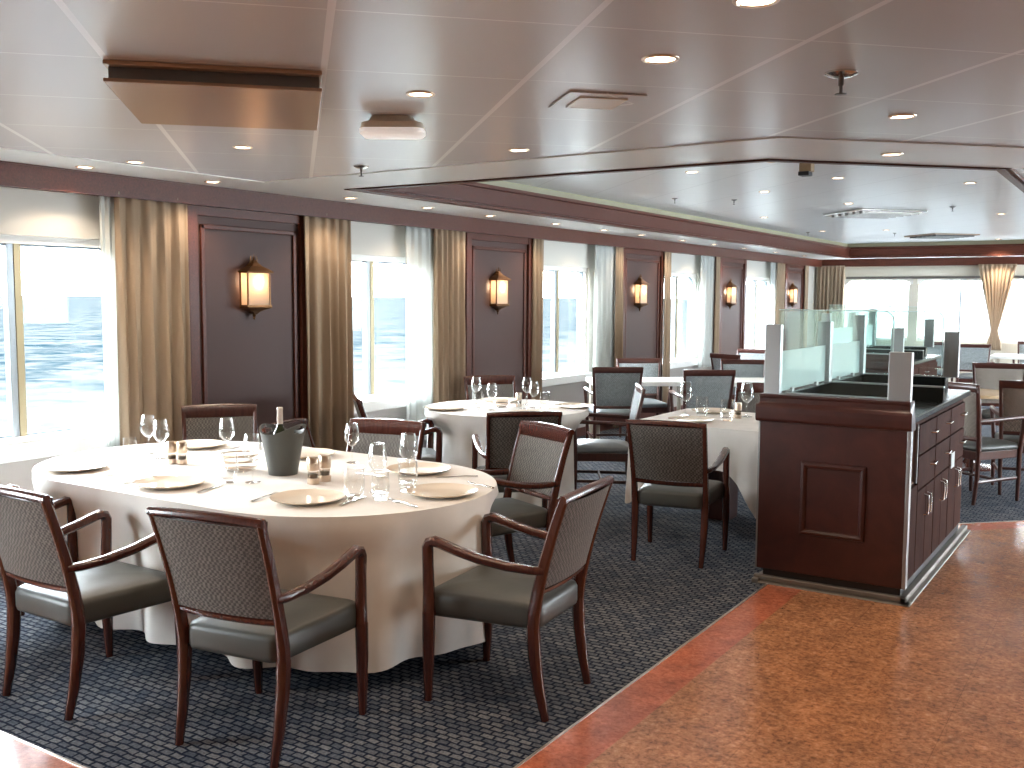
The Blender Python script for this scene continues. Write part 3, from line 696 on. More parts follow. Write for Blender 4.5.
# lamps over the near end of the room, out of the picture
for x, y in ((-2.6, 1.2), (-.6, 1.0), (-4.2, 1.4), (1.2, 2.6), (1.4, 5.0), (2.6, .6)):
    downlight((x, y, CZ), 'ceiling downlight over the near end of the room, out of view', 'downlights over the near end', watt=7, col=(1, .72, .48))
g = 'downlights inside the recessed tray'
for i, (x, y) in enumerate([(-3.21, 7.65), (-2.45, 7.35), (-2.31, 8.64), (-3.2, 9.4), (-1.42, 9.58), (-2.82, 11.0), (-4.2, 12.35), (-1.6, 13.2), (-4.29, 15.28), (-3.41, 15.49), (-2.30, 18.72)]):
    downlight((x, y, TZ), 'small downlight inside the recessed ceiling tray, %s counted away from the near edge' % ORD[i], g, r=.055, watt=34 if y > 18 else 6)
def sprinkler(loc, label, r=.055):
    t = thing('sprinkler', label, 'sprinkler', loc, 0, 'ceiling sprinklers')
    MB().lathe([(r, 0), (r, -.006), (r*.6, -.016), (.012, -.018)], (0, 0, -.001), 24).build('escutcheon', 'silver', t, smooth=True)
    MB().lathe([(.010, -.016), (.010, -.045), (.006, -.048), (.006, -.07), (.020, -.072), (.020, -.076), (.001, -.078)], (0, 0, 0), 14).build('nozzle', 'dark_steel', t, smooth=True)
    return t
sp0 = sprinkler((-.93, 3.48, CZ), 'silver sprinkler with round collar in the grey ceiling, largest and nearest of the sprinklers')
dup(sp0, (-3.96, 4.50, CZ), 0, 'small sprinkler below the hanging ceiling unit, near the tray corner', sc=(.8, .8, .8))
for x, y, l in [(-3.72, 9.99, 'small dark sprinkler head low in the tray ceiling above the third sconce'), (-4.54, 15.4, 'tiny sprinkler head in the tray ceiling near the far olive cove'), (-1.93, 11.9, 'dark sprinkler head in the tray ceiling beside the long silver vent'),
             (-3.44, 16.2, 'tiny sprinkler head in the tray ceiling between the long vent and the far fascia'), (-4.19, 9.56, 'small detector-like sprinkler head close to the olive cove of the tray')]:
    dup(sp0, (x, y, TZ), 0, l, sc=(.6, .6, .7))
r45 = pi/4
# dropped air plate: u across, w along the diagonal grid
def uw(u, w): return ((u-w)*.70711, (u+w)*.70711)
t = thing('air_diffuser', 'large rectangular ceiling plate hung just below the grey ceiling with a dark slot behind it', 'air vent', (*uw(-.255, 3.92), CZ), r45)
BX((-.35, -.41, -.014), (.35, .41, -.001)).build('upper_plate', 'fixture_brown', t, bevel=.002)
BX((-.34, -.37, -.058), (.34, .37, -.014)).build('duct_collar', 'dark_steel', t)
BX((-.35, -.41, -.070), (.35, .41, -.058)).build('lower_plate', 'fixture_brown', t, bevel=.003)
# hanging luminaire
t = thing('emergency_light', 'cream oblong ceiling unit with rounded ends and clear underside, hanging from the grey ceiling', 'ceiling light', (-2.77, 3.35, CZ), radians(32))
def obl(hx, hy, r):
    return [(p[0], p[1]) for p in rrect(-hx, hx, -hy, hy, r, 5)]
bd2 = MB(); rs = [bd2.ring([(x, y, z) for x, y in obl(hx, hy, r)]) for hx, hy, r, z in ((.10, .055, .03, -.001), (.115, .065, .035, -.025), (.15, .085, .05, -.035), (.155, .09, .05, -.065))]
for a, b in zip(rs, rs[1:]): bd2.skin(a, b)
bd2.cap(rs[0], True); bd2.cap(rs[-1]); bd2.build('housing', 'fixture_cream', t, smooth=True); t.scale = (.86, .86, .86)
ln = MB(); rs = [ln.ring([(x, y, z) for x, y in obl(hx, hy, r)]) for hx, hy, r, z in ((.158, .093, .05, -.065), (.158, .093, .05, -.085), (.145, .08, .045, -.098))]
for a, b in zip(rs, rs[1:]): ln.skin(a, b)
ln.cap(rs[0], True); ln.cap(rs[-1]); ln.build('diffuser', 'tube_glow', t, smooth=True)
# square hatch
t = thing('ceiling_hatch', 'small flush ceiling hatch with a paler centre plate', 'ceiling hatch', (*uw(1.145, 3.78), CZ), r45)
BX((-.15, -.16, -.008), (.15, .16, -.001)).build('hatch_frame', 'ceiling_panels', t, bevel=.002)
BX((-.095, -.10, -.014), (.095, .10, -.008)).build('hatch_plate', 'fixture_cream', t, bevel=.002)
# tray ceiling vents
t = thing('ceiling_vent', 'long silver ceiling vent in the recessed tray', 'air vent', (-2.83, 12.2, TZ), r45)
BX((-.42, -.42, -.03), (.42, .42, -.001)).build('vent_frame', 'silver', t, bevel=.01)
v = MB()
for i in range(5): v.box((-.36, -.34+i*.15, -.05), (.36, -.28+i*.15, -.03))
v.build('louvre', 'dark_steel', t)
t = thing('ceiling_vent', 'dark square ceiling vent at the far end of the recessed tray', 'air vent', (-2.92, 17.1, TZ), r45)
BX((-.40, -.40, -.02), (.40, .40, -.001)).build('vent_frame', 'fixture_brown', t, bevel=.005)
v = MB()
for i in range(6): v.box((-.34, -.34+i*.12, -.04), (.34, -.27+i*.12, -.02))
v.build('louvre', 'black_plastic', t)
t = thing('detector_box', 'tan box with a dark foot hanging from the tray ceiling near its front edge', 'detector', (-2.25, 7.55, TZ), 0)
BX((-.045, -.045, -.07), (.045, .045, -.001)).build('housing', 'box_tan', t, bevel=.004)
BX((-.05, -.05, -.10), (.03, .05, -.07)).build('sensor', 'black_plastic', t, bevel=.004)

# ------------------------------------------------------------------ tables and cloths
def racetrack(cx, cy, half, r, n=96):
    pts = []
    for i in range(n):
        # walk the outline by arc length
        per = 4*half + 2*pi*r; s = per*i/n
        if s < 2*half: pts.append(((cx-half+s, cy-r), (0, -1)))
        elif s < 2*half+pi*r:
            a = -pi/2+(s-2*half)/r; pts.append(((cx+half+r*cos(a), cy+r*sin(a)), (cos(a), sin(a))))
        elif s < 4*half+pi*r: pts.append(((cx+half-(s-2*half-pi*r), cy+r), (0, 1)))
        else:
            a = pi/2+(s-4*half-pi*r)/r; pts.append(((cx-half+r*cos(a), cy+r*sin(a)), (cos(a), sin(a))))
    return pts
def rr_outline(cx, cy, hx, hy, r, n=24):
    pts = []
    cs = [(cx+hx-r, cy+hy-r, 0), (cx-hx+r, cy+hy-r, pi/2), (cx-hx+r, cy-hy+r, pi), (cx+hx-r, cy-hy+r, 3*pi/2)]
    out = []
    for k, (x, y, a0) in enumerate(cs):
        for j in range(9):
            a = a0+pi/2*j/8; out.append(((x+r*cos(a), y+r*sin(a)), (cos(a), sin(a))))
        x2, y2, a2 = cs[(k+1) % 4]; p = out[-1][0]; q = (x2+r*cos(a2), y2+r*sin(a2))
        for j in range(1, n):
            t = j/n; out.append(((p[0]+(q[0]-p[0])*t, p[1]+(q[1]-p[1])*t), (cos(a2), sin(a2))))
    return out
def cloth(name, outline, z, hem, fold, k, seed, label, tuck=None, group=None, flare=None, nv=22):
    rnd = random.Random(seed); mb = MB(); n = len(outline)
    ph = [rnd.uniform(0, 2*pi) for _ in range(6)]
    cx = sum(p[0][0] for p in outline)/n; cy = sum(p[0][1] for p in outline)/n
    rings = []
    for s in (.35, .7, .93, .985): rings.append(mb.ring([(cx+(p[0]-cx)*s, cy+(p[1]-cy)*s, z) for p, _ in outline]))
    dr = [0]*n; acc = 0
    for i in range(n):
        dr[i] = acc; q = outline[(i+1) % n][0]; p = outline[i][0]; acc += hypot(q[0]-p[0], q[1]-p[1])
    for j in range(nv+1):
        t = j/nv; row = []
        for i, (p, nn) in enumerate(outline):
            a = 2*pi*dr[i]/acc
            hz = hem(a, p, nn) if callable(hem) else hem
            tt = t**1.15; zz = z-.006*(t > 0) + (hz-z)*tt
            f = fold*(tt**.8)*(.55*sin(k*a+ph[0]+.9*sin(2*a+ph[3])) + .30*sin(1.7*k*a+ph[1]+1.2*tt) + .22*sin(.45*k*a+ph[2]))
            d = f + .012*min(1, t*6)
            if flare: d += flare(a, p, nn)*tt
            if tuck: d -= tuck(p, nn)*min(1, max(0, t-.09)*5)
            row.append((p[0]+nn[0]*d, p[1]+nn[1]*d, zz))
        rings.append(mb.ring(row))
    for a, b in zip(rings, rings[1:]): mb.skin(a, b)
    mb.cap(rings[0])
    o = mb.build(name, 'linen', smooth=True)
    return tag(o, label, 'tablecloth', group)
TZc = .748
# round-ended table nearest the camera
t = thing('dining_table', 'large round-ended dining table hidden under the nearest floor-length white cloth', 'table', (-3.84, 3.55, 0))
MB().prism([p for p, _ in racetrack(0, 0, .58, .72, 64)], .70, .735).build('tabletop', 'dark_chair_wood', t)
for s in (-1, 1):
    MB().lathe([(.22, 0), (.22, .03), (.05, .06), (.045, .62), (.12, .70)], (s*.5, 0, 0), 20, cap0=True, cap1=True).build('pedestal', 'dark_chair_wood', t)
cloth('tablecloth', racetrack(-3.84, 3.55, .58, .745, 260), TZc, .10, .058, 14, 5, 'long white tablecloth on the nearest, round-ended table, draped almost to the floor',
      tuck=lambda p, nn: .36*max(0, nn[1])**2.2 + .03*max(0, -nn[1]))
t = thing('dining_table', 'round dining table under the floor-length white cloth beside the second wall panel', 'table', (-4.40, 6.78, 0))
MB().prism([p for p, _ in racetrack(0, 0, .0001, .64, 48)], .70, .735).build('tabletop', 'dark_chair_wood', t)
MB().lathe([(.25, 0), (.25, .03), (.05, .06), (.045, .62), (.12, .70)], (0, 0, 0), 20, cap0=True, cap1=True).build('pedestal', 'dark_chair_wood', t)
cloth('tablecloth', racetrack(-4.42, 6.78, .0001, .665, 200), TZc, .05, .028, 11, 8, 'floor-length white tablecloth on the round table in front of the second wall panel',
      tuck=lambda p, nn: .18*max(0, nn[0]*.85+nn[1]*.53)**7 + .12*max(0, -nn[0]*.5-nn[1]*.86)**8 + .07*max(0, -nn[0]*.63+nn[1]*.77)**3)
t = thing('dining_table', 'square dining table on a dark block pedestal next to the buffet counter end', 'table', (-2.68, 7.07, 0))
MB().box((-.47, -.50, .70), (.47, .50, .735)).build('tabletop', 'dark_chair_wood', t)
MB().box((-.10, -.10, .0), (.10, .10, .70)).build('pedestal', 'dark_chair_wood', t, bevel=.01)
def hem3(a, p, nn):
    c = (abs(nn[0])*abs(nn[1])*2)**.6
    ex = min(abs(abs(p[0]+2.68)-.50), 1); ey = min(abs(abs(p[1]-7.07)-.53), 1)
    d = min(1, (ex+ey)/.28)
    return .46 - .34*(1-d)**1.3
cloth('tablecloth', rr_outline(-2.68, 7.07, .50, .53, .03), TZc, hem3, .014, 15, 3, 'white square tablecloth hanging in points on the table beside the buffet counter',
      flare=lambda a, p, nn: .05*max(0, 1-(min(abs(abs(p[0]+2.68)-.50), 1)+min(abs(abs(p[1]-7.07)-.53), 1))/.2))
def plain_table(loc, rz, hx, hy, label, top='tabletop_white', th=.05):
    t = thing('dining_table', label, 'table', loc, rz)
    MB().box((-hx, -hy, .75-th), (hx, hy, .75)).build('tabletop', top, t, bevel=.008)
    for sx in (-1, 1):
        for sy in (-1, 1):
            MB().sweep([(sx*(hx-.06), sy*(hy-.06), .75-th), (sx*(hx-.06), sy*(hy-.06), 0)], [(.05, .05), (.038, .038)]).build('leg', 'table_leg_beige', t)
    return t
plain_table((-4.74, 9.96, 0), radians(37), .56, .30, 'bare white-topped table between the two chairs at the third wall panel')
plain_table((-3.62, 10.72, 0), radians(37), .52, .32, 'pale bare table behind the wide grey-backed chair, mostly hidden')
plain_table((-1.60, 18.0, 0), 0, .62, .38, 'white-topped table at the far windows, right of the tied curtain', th=.05)
t = thing('round_table', 'small round light-wood table on a brown post, right of the buffet counter', 'table', (-1.47, 10.6, 0))
MB().lathe([(.001, .75), (.40, .75), (.415, .744), (.415, .722), (.40, .715), (.001, .715)], (0, 0, 0), 48).build('tabletop', 'light_table_wood', t, smooth=True)
MB().lathe([(.24, 0), (.24, .02), (.06, .05), (.035, .10), (.035, .66), (.10, .715)], (0, 0, 0), 24, cap0=True).build('pedestal', 'chair_wood', t, smooth=True)

# ------------------------------------------------------------------ chairs in their places
A0 = make_chair('foremost armchair, woven back towards the viewer, at the near side of the nearest table')
def put(proto, x, y, fdeg, label, group=None, sc=None):
    return dup(proto, (x, y, 0), radians(fdeg-90), label, group, sc)
def setc(c, x, y, fdeg, group): c.location = (x, y, 0); c.rotation_euler.z = radians(fdeg-90); c['group'] = group
g1 = 'armchairs around the nearest table'; g2 = 'armchairs around the round table'; g3 = 'armchairs at the square table'; g4 = 'dark armchairs at the bare tables'; g5 = 'dark armchairs right of the counter'
setc(A0, -2.770, 2.60, 99, g1)
put(A0, -3.69, 2.475, 90, 'armchair at the lower left seen from behind, cut by the picture edge', g1)
put(A0, -4.60, 2.58, 87, 'armchair of which only the armrests show at the left picture edge, beyond the lower-left chair', g1)
put(A0, -2.20, 3.42, 186, 'armchair seen from the side at the right end of the nearest table, closest to granite', g1)
put(A0, -3.10, 4.67, 247, 'armchair showing its pale woven backrest front, between the nearest table and the round table', g1)
put(A0, -3.78, 4.28, 284, 'armchair behind the nearest table facing the viewer, seen between the wine glasses', g1)
put(A0, -5.085, 4.385, 320, 'armchair under the nearest wall sconce, facing the viewer across the nearest table', g1)
put(A0, -4.35, 4.62, 372, 'armchair mostly hidden behind the grey wine bucket, only its red top rail showing', g1, (1, 1, .93))
put(A0, -4.78, 5.87, 44.5, 'armchair beside the gold curtain and the second window, turned sideways to the round table', g2)
put(A0, -5.02, 7.56, 318, 'armchair behind the round table, in front of the second wall panel', g2)
put(A0, -3.64, 5.70, 132, 'dark-backed armchair at the near side of the round table, partly hidden by the pale-backed chair', g2)
put(A0, -2.51, 5.87, 99, 'armchair seen squarely from behind at the square table left of the buffet counter', g3)
put(A0, -2.85, 8.17, 270, 'armchair on the far side of the square table, cut by the counter glass post', g3)
B0 = make_chair_b('dark-framed armchair in side view at the round table, level arms pointing to the window')
setc(B0, -3.75, 7.20, 211, g2)
put(B0, -4.82, 9.46, 127, 'dark-framed armchair with grey-blue back at the near side of the bare white table', g4)
put(B0, -4.93, 10.46, 308, 'armchair with bright red-brown top rail under the third wall sconce, facing the viewer', g4)
put(B0, -3.90, 9.66, 127, 'wide grey-backed dark armchair behind the wine glass of the square table', g4)
put(B0, -3.90, 11.02, 298, 'far armchair with light grey back and red top rail beside the tall counter post', g4)
put(B0, -4.50, 12.5, 65, 'far armchair with dark top rail and pale blue back, below the fourth wall sconce', g4)
put(B0, -4.70, 13.35, 272, 'farthest armchair by the fifth window, only its red top rail and grey back showing', g4)
B1 = make_chair_b('armchair right behind the end of the counter drawers, pale back against the worktop corner', 'tweed_beige', 'dark_chair_wood', 'seat_vinyl'); setc(B1, -1.20, 8.97, 57, g5); B1.scale = (1, 1, 1.05)
put(B1, -.87, 9.52, 102, 'armchair at the right picture edge, seen from behind with dark uprights', g5, (1, 1, 1.05))
put(B1, -1.30, 11.50, 285, 'armchair with broad beige-grey back facing the viewer beyond the small round wood table', g5, (1, 1, 1.04))
put(B0, -2.38, 17.2, 282, 'small far chair with blue-grey back and red top rail, left of the far white table', g5)
put(B0, -1.72, 19.0, 270, 'small far chair at the far windows behind the white table, below the tied curtain', g5)
put(B0, -3.05, 17.75, 262, 'small far chair seen through the counter glass, left of the far-end counter post', g5)

# ------------------------------------------------------------------ tableware
def plate(loc, label, group, r=.163):
    o = MB().lathe([(.001, .006), (r*.55, .006), (r*.68, .008), (r*.98, .020), (r, .022), (r*.985, .018), (r*.7, .003), (r*.6, 0), (.001, 0)], (0, 0, 0), 56).build('plate', 'porcelain', smooth=True)
    o.location = loc; return tag(o, label, 'plate', group)
P0 = None
TT = TZc + .0005
def put_plate(x, y, label, group, s=1):
    global P0
    if P0 is None: P0 = plate((x, y, TT), label, group); o = P0
    else:
        o = P0.copy(); C.objects.link(o); o.location = (x, y, TT); o['label'] = label; o['group'] = group
    o.scale = (s, s, 1)
gp = 'white plates on the nearest table'
for x, y, l in [(-3.89, 3.04, 'white plate on the nearest table in front of the striped glass bowl'),
                (-3.10, 3.15, 'white plate on the nearest table in front of the wine bucket and mills'),
                (-2.70, 3.60, 'white plate at the right round end of the nearest table, beside the fork'),
                (-3.15, 4.00, 'white plate before the pale grey back of the chair behind the nearest table'),
                (-4.66, 3.06, 'white plate at the window end of the nearest table, washed out by daylight'),
                (-4.76, 3.92, 'white plate on the nearest table in front of the chair under the first sconce'),
                (-3.98, 4.04, 'white plate half hidden behind the grey wine bucket')]: put_plate(x, y, l, gp)
gp = 'white plates on the round table'
for x, y, l in [(-4.74, 6.36, 'white plate hanging over the window-side edge of the round table'), (-3.97, 7.10, 'white plate on the round table nearest the third window'),
                (-4.72, 7.12, 'white plate on the round table in front of the chair at the second panel'), (-4.0, 6.45, 'white plate on the round table behind the dark chair back')]: put_plate(x, y, l, gp)
gp = 'white plates on the square table'
for x, y, l in [(-2.82, 6.79, 'white plate on the square table directly behind the near chair back'), (-2.90, 7.42, 'white plate at the far side of the square table')]: put_plate(x, y, l, gp)

def wine_glass(h=.215, rb=.042):
    t = thing('wine_glass', 'x', 'wine glass')
    MB().lathe([(.034, 0), (.034, .002), (.012, .006), (.0045, .012), (.004, .05), (.004, h*.40), (.008, h*.43)], (0, 0, 0), 24, cap0=True).build('stem', 'stem_glass', t, smooth=True)
    w = .0011; o_ = [(.004, h*.41), (rb*.55, h*.47), (rb*.92, h*.57), (rb, h*.66), (rb*.93, h*.8), (rb*.78, h*.93), (rb*.70, h)]
    i_ = [(r-w, z) for r, z in reversed(o_[1:])] + [(.001, h*.43)]
    MB().lathe(o_+i_, (0, 0, 0), 28).build('bowl', 'stem_glass', t, smooth=True)
    return t
def tumbler(h=.105, r=.038):
    o = MB().lathe([(.001, 0), (r*.72, 0), (r*.80, .006), (r, h*.45), (r*.92, h), (r*.92-.0015, h), (r-.002, h*.45), (r*.78, .014), (.001, .012)], (0, 0, 0), 28).build('tumbler', 'stem_glass', smooth=True)
    return tag(o, 'x', 'tumbler')
W0 = None; U0 = None
def put_wine(x, y, label, group, s=1):
    global W0
    if W0 is None: W0 = wine_glass(); o = W0; o.location = (x, y, TT); o['label'] = label; o['group'] = group
    else: o = dup(W0, (x, y, TT), 0, label, group)
    o.scale = (s, s, s)
def put_tumbler(x, y, label, group, s=1):
    global U0
    if U0 is None: U0 = tumbler(); o = U0
    else: o = U0.copy(); C.objects.link(o)
    o.location = (x, y, TT); o.scale = (s, s, s*1.1); o['label'] = label; o['group'] = group
gw = 'glasses on the nearest table'
for x, y, s, l in [(-4.78, 3.60, 1.03, 'tall wine glass at the window end of the nearest table, standing behind the round-bellied glass'),
                   (-4.58, 3.53, 1.0, 'round-bellied wine glass at the window end, in front of the tall one'),
                   (-4.30, 3.75, 1.03, 'wine glass in front of the woven back of the chair under the first sconce'),
                   (-3.63, 3.32, 1.1, 'wine glass standing just before the wine bucket by the striped bowl'),
                   (-3.62, 4.02, 1.0, 'wine glass directly right of the two mills, against the gold curtain'),
                   (-2.97, 3.47, 1.06, 'wine glass in the middle of the glass cluster right of the mills'),
                   (-3.02, 3.76, 1.1, 'wine glass nearest the plate at the right end, against the grey chair back')]: put_wine(x, y, l, gw, s)
for x, y, s, l in [(-4.73, 3.44, 1.0, 'tumbler beside the wine glasses at the window end'), (-3.73, 3.26, 1.2, 'tumbler in front of the striped glass bowl'),
                   (-2.96, 3.30, 1.25, 'tumbler right of the plate before the mills'), (-2.86, 3.36, 1.1, 'second tumbler of the cluster right of the mills, closest to the fork'),
                   (-2.88, 3.58, 1.25, 'tumbler standing by the rim of the right-end plate')]: put_tumbler(x, y, l, gw, s)
gw = 'glasses on the round table'
for x, y, s, l in [(-4.78, 6.86, 1.05, 'tall wine glass on the round table nearest the gold curtain'), (-4.41, 6.55, 1.0, 'wine glass on the round table beside the small glass bowl'),
                   (-4.40, 7.06, 1.08, 'tall wine glass of the pair at the third-window side of the round table'), (-4.22, 6.88, 1.0, 'second wine glass of the pair on the round table, in front')]: put_wine(x, y, l, gw, s)
for x, y, s, l in [(-4.50, 6.50, 1.1, 'tumbler on the round table left of the small glass bowl'), (-4.19, 6.66, 1.1, 'tumbler on the round table right of the shakers'), (-4.16, 6.95, 1.1, 'tumbler on the round table behind the wine glass pair'),
                   (-4.60, 6.62, 1.15, 'slim tumbler beside the curtain-side wine glass on the round table')]: put_tumbler(x, y, l, gw, s)
gw = 'glasses on the square table'
for x, y, s, l in [(-3.00, 7.12, 1.2, 'wine glass on the square table against the wide grey chair back'), (-2.58, 7.31, 1.2, 'wine glass on the square table next to the counter post')]: put_wine(x, y, l, gw, s)
for x, y, s, l in [(-2.87, 7.13, 1.3, 'tumbler beside the wine glass on the square table'), (-2.62, 7.0, 1.35, 'tumbler at the counter side of the square table')]: put_tumbler(x, y, l, gw, s)

# ribbed glass bowl
def bowl(loc, label, group, s=1):
    t = thing('glass_bowl', label, 'bowl', loc, 0, group)
    pr = [(.001, 0), (.05, 0)]
    for i in range(13):
        z = .006+.075*i/12; pr.append((.066+.022*(i/12)**.7+.0035*(i % 2), z))
    pr += [(.085, .081)] + [(.062+.021*(i/6)**.7, .012+.068*i/6) for i in range(6, -1, -1)] + [(.001, .010)]
    MB().lathe(pr, (0, 0, 0), 36).build('bowl_wall', 'stem_glass', t, smooth=True)
    for z in (.022, .048, .072):
        MB().lathe([(.073+.2*z, z), (.0745+.2*z, z+.007), (.0725+.2*z, z+.008), (.071+.2*z, z)], (0, 0, 0), 36).build('stripe', 'steel_warm', t, smooth=True)
    t.scale = (s, s, s); return t
b0 = bowl((-3.92, 3.50, TT), 'clear glass bowl with brownish horizontal stripes beside the wine bucket', 'glass bowls', 1.15)
dup(b0, (-4.44, 6.74, TT), 0, 'small glass bowl in the middle of the round table', 'glass bowls', (.85, .85, .8))
# mills
def mill(loc, label, group, s=1):
    t = thing('pepper_mill', label, 'mill', loc, 0, group)
    MB().lathe([(.001, 0), (.026, 0), (.027, .004), (.027, .026), (.001, .026)], (0, 0, 0), 24).build('mill_base', 'steel_warm', t, smooth=True)
    MB().lathe([(.024, .026), (.024, .056)], (0, 0, 0), 24).build('mill_glass', 'smoked_glass', t, smooth=True)
    MB().lathe([(.001, .027), (.020, .027), (.020, .044), (.001, .046)], (0, 0, 0), 16).build('peppercorns', 'pepper', t)
    MB().lathe([(.001, .060), (.027, .060), (.0275, .066), (.0275, .085), (.0262, .086), (.0262, .088), (.0275, .089), (.0275, .110), (.024, .117), (.001, .118)], (0, 0, 0), 24).build('mill_head', 'steel_warm', t, smooth=True)
    t.scale = (s, s, s); return t
m0 = mill((-3.365, 3.46, TT), 'steel mill with clear waist right of the wine bucket, front one of the pair', 'mills and shakers', 1.1)
dup(m0, (-3.37, 3.545, TT), 0, 'steel mill right of the wine bucket, rear one of the pair', 'mills and shakers', (1.1, 1.1, 1.1))
dup(m0, (-4.39, 3.45, TT), 0, 'steel and glass mill near the window end of the nearest table, left of its twin', 'mills and shakers', (1, 1, 1.02))
dup(m0, (-4.33, 3.47, TT), 0, 'steel and glass mill near the window end of the nearest table, right of its twin', 'mills and shakers', (1, 1, 1.02))
dup(m0, (-4.36, 6.87, TT), 0, 'small mill standing behind the glass bowl on the round table', 'mills and shakers', (.95, .95, 1))
dup(m0, (-2.60, 7.18, TT), 0, 'small mill among the glasses at the counter side of the square table', 'mills and shakers', (.95, .95, 1))
# wine bucket and bottle
BKX, BKY = -3.68, 3.57
t = thing('wine_bucket', 'dark grey wine bucket with two raised ears and hand holes, holding a bottle', 'wine bucket', (BKX, BKY, TT), radians(4))
mb = MB(); nn_, nz_ = 72, 26; outer, inn = [], []
for j in range(nz_+1):
    tj = j/nz_; ro, ri = [], []
    for i in range(nn_):
        a = 2*pi*i/nn_; top = .222+.008*cos(a)+.034*abs(cos(a))**3 - .010*abs(sin(a))**2
        zz = tj*top; rr = .072+.040*(zz/.22)**1.05
        ex = 1+.05*(zz/.22)*abs(cos(a))**4
        ro.append((rr*ex*cos(a), rr*sin(a), zz)); ri.append(((rr*ex-.004)*cos(a), (rr-.004)*sin(a), max(.004, zz)))
    outer.append(mb.ring(ro)); inn.append(mb.ring(ri))
holes = lambda i, j: any(((((i+.5)/nn_*2*pi - c + pi) % (2*pi) - pi)/.34)**2 + ((j+.5-nz_*.88)/1.7)**2 < 1 for c in (0, pi))
for j in range(nz_):
    for i in range(nn_):
        i2 = (i+1) % nn_
        if holes(i, j):
            for (p, q, u, v_, di, dj) in ((i, j, i2, j, 0, -1), (i, j+1, i2, j+1, 0, 1), (i, j, i, j+1, -1, 0), (i2, j, i2, j+1, 1, 0)):
                if not holes((i+di) % nn_, j+dj): mb.f.append((outer[q][p], outer[v_][u], inn[v_][u], inn[q][p]))
            continue
        mb.f.append((outer[j][i], outer[j][i2], outer[j+1][i2], outer[j+1][i])); mb.f.append((inn[j][i], inn[j][i2], inn[j+1][i2], inn[j+1][i]))
mb.skin(outer[-1], inn[-1]); mb.cap(outer[0], True); mb.cap(inn[0])
mb.build('bucket_wall', 'bucket_plastic', t, smooth=True)
t = thing('wine_bottle', 'green wine bottle with a cream neck capsule standing in the grey bucket', 'bottle', (BKX-.018, BKY+.0, TT+.0055), 0)
MB().lathe([(.001, 0), (.034, 0), (.037, .006), (.037, .175), (.032, .205), (.018, .235), (.0145, .25)], (0, 0, 0), 28).build('bottle_body', 'bottle_glass', t, smooth=True)
MB().lathe([(.0150, .249), (.0152, .253), (.0150, .318), (.0158, .320), (.0158, .330), (.014, .333), (.001, .334)], (0, 0, 0), 20).build('neck_capsule', 'bottle_capsule', t, smooth=True)

# cutlery
def knife():
    mb = MB(); mb.sweep([(0, -.10, .005), (0, -.04, .006), (0, 0, .005)], [(.013, .006), (.011, .006), (.008, .005)])
    mb.sweep([(0, 0, .005), (.001, .05, .003), (.003, .09, .003), (.005, .115, .003)], [(.012, .002), (.017, .0016), (.016, .0014), (.004, .0012)])
    return mb
def fork():
    mb = MB(); mb.sweep([(0, -.10, .003), (0, -.04, .005), (0, .02, .007), (0, .045, .004), (0, .062, .003)], [(.016, .003), (.010, .003), (.006, .0035), (.018, .002), (.024, .002)])
    for i in range(4): mb.sweep([(-.0095+.0063*i, .060, .003), (-.0095+.0063*i, .085, .006), (-.0095+.0063*i, .100, .009)], [(.0035, .002), (.003, .002), (.0018, .0015)])
    return mb
K0 = F0 = None
def put_cut(kind, x0, y0, x1, y1, label, group='cutlery on the nearest table'):
    global K0, F0
    src = K0 if kind == 'knife' else F0
    if src is None:
        o = (knife() if kind == 'knife' else fork()).build(kind, 'silver', smooth=True); o['category'] = kind
        if kind == 'knife': K0 = o
        else: F0 = o
    else: o = src.copy(); C.objects.link(o)
    o.location = ((x0+x1)/2, (y0+y1)/2, TT); o.rotation_euler.z = atan2(y1-y0, x1-x0)-pi/2; o['label'] = label; o['group'] = group; o['category'] = kind
put_cut('knife', -3.62, 2.97, -3.70, 3.19, 'knife right of the plate in front of the striped bowl')
put_cut('knife', -2.90, 3.13, -2.95, 3.36, 'knife with bright blade right of the plate before the mills')
put_cut('fork', -2.58, 3.30, -2.84, 3.37, 'fork lying askew between the two plates at the right end')
put_cut('fork', -3.28, 2.98, -3.33, 3.20, 'fork left of the plate before the mills')
put_cut('knife', -4.36, 2.95, -4.30, 3.17, 'knife beside the plate at the window end of the nearest table')
put_cut('fork', -4.10, 2.93, -4.12, 3.15, 'fork left of the plate in front of the striped bowl')
put_cut('knife', -2.80, 4.06, -2.98, 3.92, 'knife at the far side of the plate before the grey chair back')
put_cut('fork', -3.33, 3.78, -3.23, 3.78, 'fork lying across the cloth between the wine glasses and the chair-side plate')
put_cut('knife', -2.58, 3.84, -2.76, 3.90, 'knife at the far rim of the right-end plate')
put_cut('fork', -4.55, 3.86, -4.52, 4.02, 'fork right of the plate before the chair under the first sconce')

